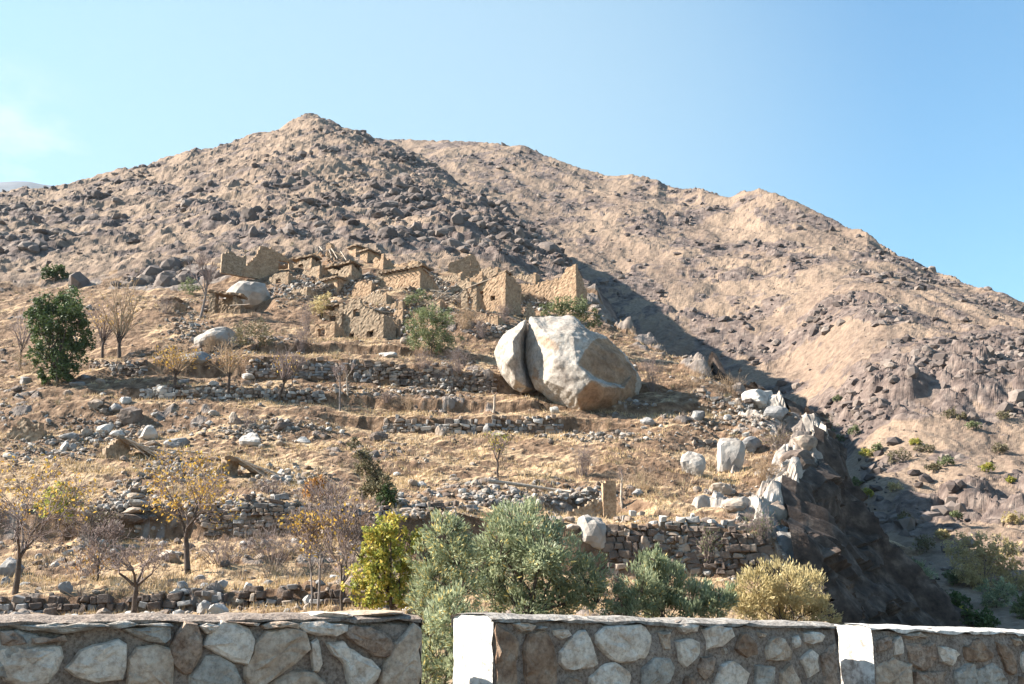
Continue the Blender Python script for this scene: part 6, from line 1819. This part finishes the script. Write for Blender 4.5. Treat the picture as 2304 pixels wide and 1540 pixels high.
o = link('rubble', scatter_mesh('rubble_heaps', np.array(pp), np.array(ss_), r_, protos=PROTO, sink=.2), None, M['rubble'])
tag(o, 'heaps of broken stones around the ruins and banks', None, None, 'stuff')
# rocks on the mountain
spurw = lambda a: sstep(-0.16, -0.02, a)
P_, r_ = scatter_field(FH, 9000, (-.70, .16, 124, 380), lambda x, y, a: ((y > 146) | (a < -.34)) * (x < np.interp(y, [e[0] for e in ed], [e[1] for e in ed]) + 6) * (.06 + .9 * sstep(-.05, .4, fbm(x / 26, y / 26, 4, 31) + .3 * spurw(a)) ), 602)
sz = (.35 + 1.9 * r_.random(len(P_)) ** 4) * (.6 + P_[:, 1] / 420)
o = link('mountain_rocks', scatter_mesh('mountain_rocks', P_, sz, r_, flat=(.45, .9), tilt=.5), None, M['mrock'])
tag(o, 'dark rocks strewn over the mountainside', None, None, 'stuff')
P_, r_ = scatter_field(FB, 19000, (-.06, .62, 90, 560), lambda x, y, a: (.06 + .85 * sstep(.0, .4, fbm(x / 26, y / 26, 4, 129))), 603)
sz = (.4 + 2.2 * r_.random(len(P_)) ** 4) * (.5 + P_[:, 1] / 420)
o = link('mountain_rocks', scatter_mesh('mountain_rocks', P_, sz, r_, flat=(.45, .9), tilt=.5), None, M['mrock'])
tag(o, 'grey rocks strewn over the slope across the ravine', None, None, 'stuff')
# the cliff face itself: one fractured surface hung from the edge of the hill
nt, nh = 330, 160
Yc = np.linspace(47, 97, nt); hc = np.linspace(-.5, 17.5, nh)
TT, HH = np.meshgrid(Yc, hc, indexing='ij')
xe_ = np.interp(TT, [e[0] for e in ed], [e[1] for e in ed])
zt_ = FH.zs(xe_ - 1.2, TT)
dd_ = np.interp(HH, [-1, 0, 3.8, 7.2, 10.5, 13.8, 17, 20], [-1.4, 0, 1.2, 2.9, 5.0, 7.6, 10.2, 12.8])
dd_ = dd_ + 1.1 * fbm(TT / 7, HH / 7, 4, 161) + .6
# dipping beds and joints: each cell of the broken face has its own set-back and tilt
def fracture(u, v, s, seed, amp):
    U, W_ = (u + .18 * v) / s, (v - .22 * u) / (s * .75)
    U = U + .35 * fbm(u / s, v / s, 2, seed + 9); W_ = W_ + .35 * fbm(u / s + 7, v / s, 2, seed + 19)
    iu, iv = np.floor(U), np.floor(W_)
    best = np.full(u.shape, 9.0); off = np.zeros(u.shape)
    for a in (-1, 0, 1):
        for b in (-1, 0, 1):
            r1, r2 = _hf(iu + a, iv + b, seed), _hf(iu + a, iv + b, seed + 1)
            r3, r4, r5 = _hf(iu + a, iv + b, seed + 2), _hf(iu + a, iv + b, seed + 3), _hf(iu + a, iv + b, seed + 4)
            ox, oy = U - (iu + a + .2 + .6 * r1), W_ - (iv + b + .2 + .6 * r2)
            d = np.maximum(np.abs(ox), np.abs(oy)) + .25 * (np.abs(ox) + np.abs(oy))
            k = d < best
            best = np.where(k, d, best)
            off = np.where(k, (r3 - .5) * 1.6 + (r4 - .5) * 1.6 * ox + (r5 - .3) * 1.5 * oy, off)
    return off * amp
fr = fracture(TT, HH, 4.5, 171, 1.5) + fracture(TT, HH, 1.9, 181, .65) + .08 * fbm(TT / .6, HH / .6, 3, 191)
fade_ = sstep(-.4, 1.2, HH)
dd_ = dd_ + fr * fade_ * .9
V = np.stack([xe_ + dd_ * .94, TT - dd_ * .30 + .4 * fr * fade_, zt_ - HH + .25 * fr * fade_], -1).reshape(-1, 3)
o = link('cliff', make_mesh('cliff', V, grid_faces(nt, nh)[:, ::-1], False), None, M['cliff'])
tag(o, 'dark fractured cliff face falling from the hill edge into the ravine', None, None, 'structure')
# pale bedrock breaking through along the top of the cliff
n1, n2 = 330, 120
Yb_ = np.linspace(50, 88, n1); tb_ = np.linspace(-.9, 9.5, n2)
T1, T2 = np.meshgrid(Yb_, tb_, indexing='ij')
xb_ = np.interp(T1, [e[0] for e in ed], [e[1] for e in ed]) - T2
zb_ = FH.zs(xb_, T1)
mk_ = fbm(T1 / 5.5, T2 / 3.2, 4, 201) + .42 * (1 - np.clip(T2, 0, 9) / 4.5) - .16
mk_ = sstep(-.05, .24, mk_) * sstep(-.9, -.2, T2) * sstep(9.5, 8, T2) * sstep(50, 52, T1) * sstep(88, 85, T1)
fb_ = fracture(T1, T2, 3.0, 211, .42) + fracture(T1, T2, 1.2, 221, .17) + .05 * fbm(T1 / .3, T2 / .3, 3, 231)
V = np.stack([xb_ + .25 * fb_, T1 - .3 * fb_ * mk_, zb_ - .55 + mk_ * (.95 + fb_)], -1).reshape(-1, 3)
o = link('bedrock', make_mesh('bedrock', V, grid_faces(n1, n2)[:, ::-1], False), None, M['bedrock'])
tag(o, 'pale broken bedrock along the top of the cliff', None, None, 'structure')
# craggy outcrops: clusters of big angular blocks
def outcrops(F_, n, box, dens, seed, big, name, label):
    C_, r = scatter_field(F_, n, box, dens, seed)
    pp, ss, tt = [], [], []
    for c in C_:
        arr_ = ROCKF if F_ is FH else ROCKB
        m = int(r.integers(5, 12) * r.uniform(1, 4.5)); L_ = m ** .5 * r.uniform(1.0, 1.8) * big; an = r.normal(.35, .45)
        t0 = r.uniform(0, 1)
        for k in range(m):
            u, v = r.normal(0, .5) * L_, r.normal(0, .22) * L_
            x = c[0] + u * math.cos(an) - v * math.sin(an); y = c[1] + u * math.sin(an) + v * math.cos(an)
            mark_rock(F_, arr_, x, y, big * 3.2)
            pp.append((x, y)); ss.append(big * (.55 + 3.8 * r.random() ** 3.2)); tt.append(min(1, max(0, t0 * .6 + r.random() * .4)))
    pp = np.array(pp)
    P3 = np.stack([pp[:, 0], pp[:, 1], F_.zs(pp[:, 0], pp[:, 1])], -1)
    o = link(name, scatter_mesh(name, P3, np.array(ss), r, tilt=.5, flat=(.55, 1.15), tint=np.array(tt), protos=PROTO3 if F_ is FH else PROTO, sink=.5), None, M['mrock'])
    tag(o, label, None, None, 'stuff')
outcrops(FH, 560, (-.70, .10, 126, 372), lambda x, y, a: ((y > 152) | (a < -.36)) * (x < np.interp(y, [e[0] for e in ed], [e[1] for e in ed]) + 1) * (.03 + .7 * sstep(.0, .35, fbm(x / 30, y / 30, 3, 36) + .15 * spurw(a)) + .12 * spurw(a)), 621, .8, 'outcrop_rocks', 'craggy rock outcrops on the mountain above the village')
outcrops(FB, 640, (-.04, .62, 120, 520), lambda x, y, a: .03 + .4 * sstep(-.05, .4, fbm(x / 36, y / 36, 3, 37)) + .9 * np.exp(-((y - 184) / 14) ** 2) * (a > .22), 622, .62, 'outcrop_rocks', 'craggy rock outcrops on the mountainside across the ravine')
# outcrops on the cliff side
cp_ = []
r_ = np.random.default_rng(79)
for k in range(260):
    Y_ = r_.uniform(48, 92); xe = np.interp(Y_, [e[0] for e in ed], [e[1] for e in ed])
    x_ = xe + .8 + abs(r_.normal(0, 4.2))
    cp_.append((x_, Y_, FH.z(x_, Y_)))
cp_ = np.array(cp_)
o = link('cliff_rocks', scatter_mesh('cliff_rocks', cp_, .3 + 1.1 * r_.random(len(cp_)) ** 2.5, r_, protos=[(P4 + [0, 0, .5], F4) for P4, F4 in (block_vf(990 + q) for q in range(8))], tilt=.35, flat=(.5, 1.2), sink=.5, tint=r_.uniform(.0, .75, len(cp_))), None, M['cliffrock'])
tag(o, 'broken angular rocks on the cliff over the ravine', None, None, 'stuff')

# straw: thin blades on the treads
def straw(n, box, seed, hgt, dens):
    P_, r = scatter_field(FH, n, box, dens, seed)
    m = len(P_)
    an = r.uniform(0, 6.283, m); w = r.uniform(.012, .03, m) * (P_[:, 1] / 40) ** .6
    h_ = hgt * r.uniform(.5, 1.3, m)
    d = np.stack([np.cos(an), np.sin(an), np.zeros(m)], -1)
    top_ = P_ + np.stack([r.normal(0, .35, m) * h_, r.normal(0, .35, m) * h_, h_], -1)
    V = np.stack([P_ - d * w[:, None] - [0, 0, .03], P_ + d * w[:, None] - [0, 0, .03], top_], 1).reshape(-1, 3)
    me = make_mesh('straw', V, np.arange(3 * m).reshape(m, 3))
    attr(me, 'tint', np.repeat(r.random(m), 3))
    return me
slope_w = lambda x, y: FH.zs(x, y + .35) - FH.zs(x, y - .35)
gd = lambda x, y, a: inside(x, y) * (np.abs(slope_w(x, y)) < .34) * sstep(-.15, .3, fbm(x / 5, y / 5, 3, 95))
o = link('dry_grass', straw(90000, (-.62, .40, 30, 60), 611, .20, gd), None, M['straw']); tag(o, 'dry yellow grass on the lower terraces', None, None, 'stuff')
o = link('dry_grass', straw(110000, (-.60, .36, 60, 122), 612, .26, gd), None, M['straw']); tag(o, 'dry yellow grass on the upper terraces', None, None, 'stuff')
# dry scrub: low tufts of grey twigs between the stones
P_, r_ = scatter_field(FH, 2600, (-.62, .40, 36, 150), lambda x, y, a: inside(x, y) * (.25 + .75 * sstep(-.1, .35, fbm(x / 8, y / 8, 3, 98))), 613)
nb = 22
H_ = r_.uniform(.25, .75, len(P_))
d = r_.normal(0, .55, (len(P_), nb, 3)); d[..., 2] = r_.uniform(.4, 1.1, (len(P_), nb))
tip = P_[:, None] + d * H_[:, None, None]
bs = P_[:, None] + d * np.array([.25, .25, 0]) * H_[:, None, None] - [0, 0, .05]
w_ = np.cross(d, r_.normal(size=d.shape)); w_ /= np.linalg.norm(w_, axis=-1, keepdims=True)
w_ *= (.014 * (P_[:, 1] / 45) ** .7)[:, None, None]
V = np.stack([bs - w_, bs + w_, tip], 2).reshape(-1, 3)
me = make_mesh('dry_scrub', V, np.arange(len(V)).reshape(-1, 3))
attr(me, 'tint', np.repeat(np.clip(r_.random(len(P_))[:, None] * .7 + r_.random((len(P_), nb)) * .3, 0, 1).ravel(), 3))
M['scrub'] = leaf_mat('dry_thorn_scrub', [(0.10, 0.075, 0.062), (0.17, 0.13, 0.105), (0.26, 0.19, 0.12), (0.22, 0.20, 0.10)], 0.15)
o = link('dry_scrub', me, None, M['scrub']); tag(o, 'dry thorn scrub between the stones of the terraces', None, None, 'stuff')
hill.data.attributes['rock'].data.foreach_set('value', ROCKF.astype(np.float32).ravel())
bmo.data.attributes['rock'].data.foreach_set('value', ROCKB.astype(np.float32).ravel())

# ------------------------------------------------------------------ air
hz = bpy.data.materials.new('valley_air'); hz.use_nodes = True
ht = hz.node_tree; ht.nodes.clear()
hv = ht.nodes.new('ShaderNodeVolumePrincipled'); ho = ht.nodes.new('ShaderNodeOutputMaterial')
hv.inputs['Color'].default_value = (0.62, 0.80, 1.0, 1)
hv.inputs['Density'].default_value = 0.00004
hv.inputs['Anisotropy'].default_value = 0.2
ht.links.new(hv.outputs[0], ho.inputs['Volume'])
x0, x1, y0_, y1_, z0_, z1_ = -9100, 9100, -9100, 9100, -9, 1250
V = [(x, y, z) for z in (z0_, z1_) for y in (y0_, y1_) for x in (x0, x1)]
o = link('haze', make_mesh('haze', V, [[0, 2, 3, 1], [4, 5, 7, 6], [0, 1, 5, 4], [2, 6, 7, 3], [0, 4, 6, 2], [1, 3, 7, 5]]), None, hz)
tag(o, 'thin haze in the valley air', None, None, 'stuff')
scene.cycles.volume_bounces = 0
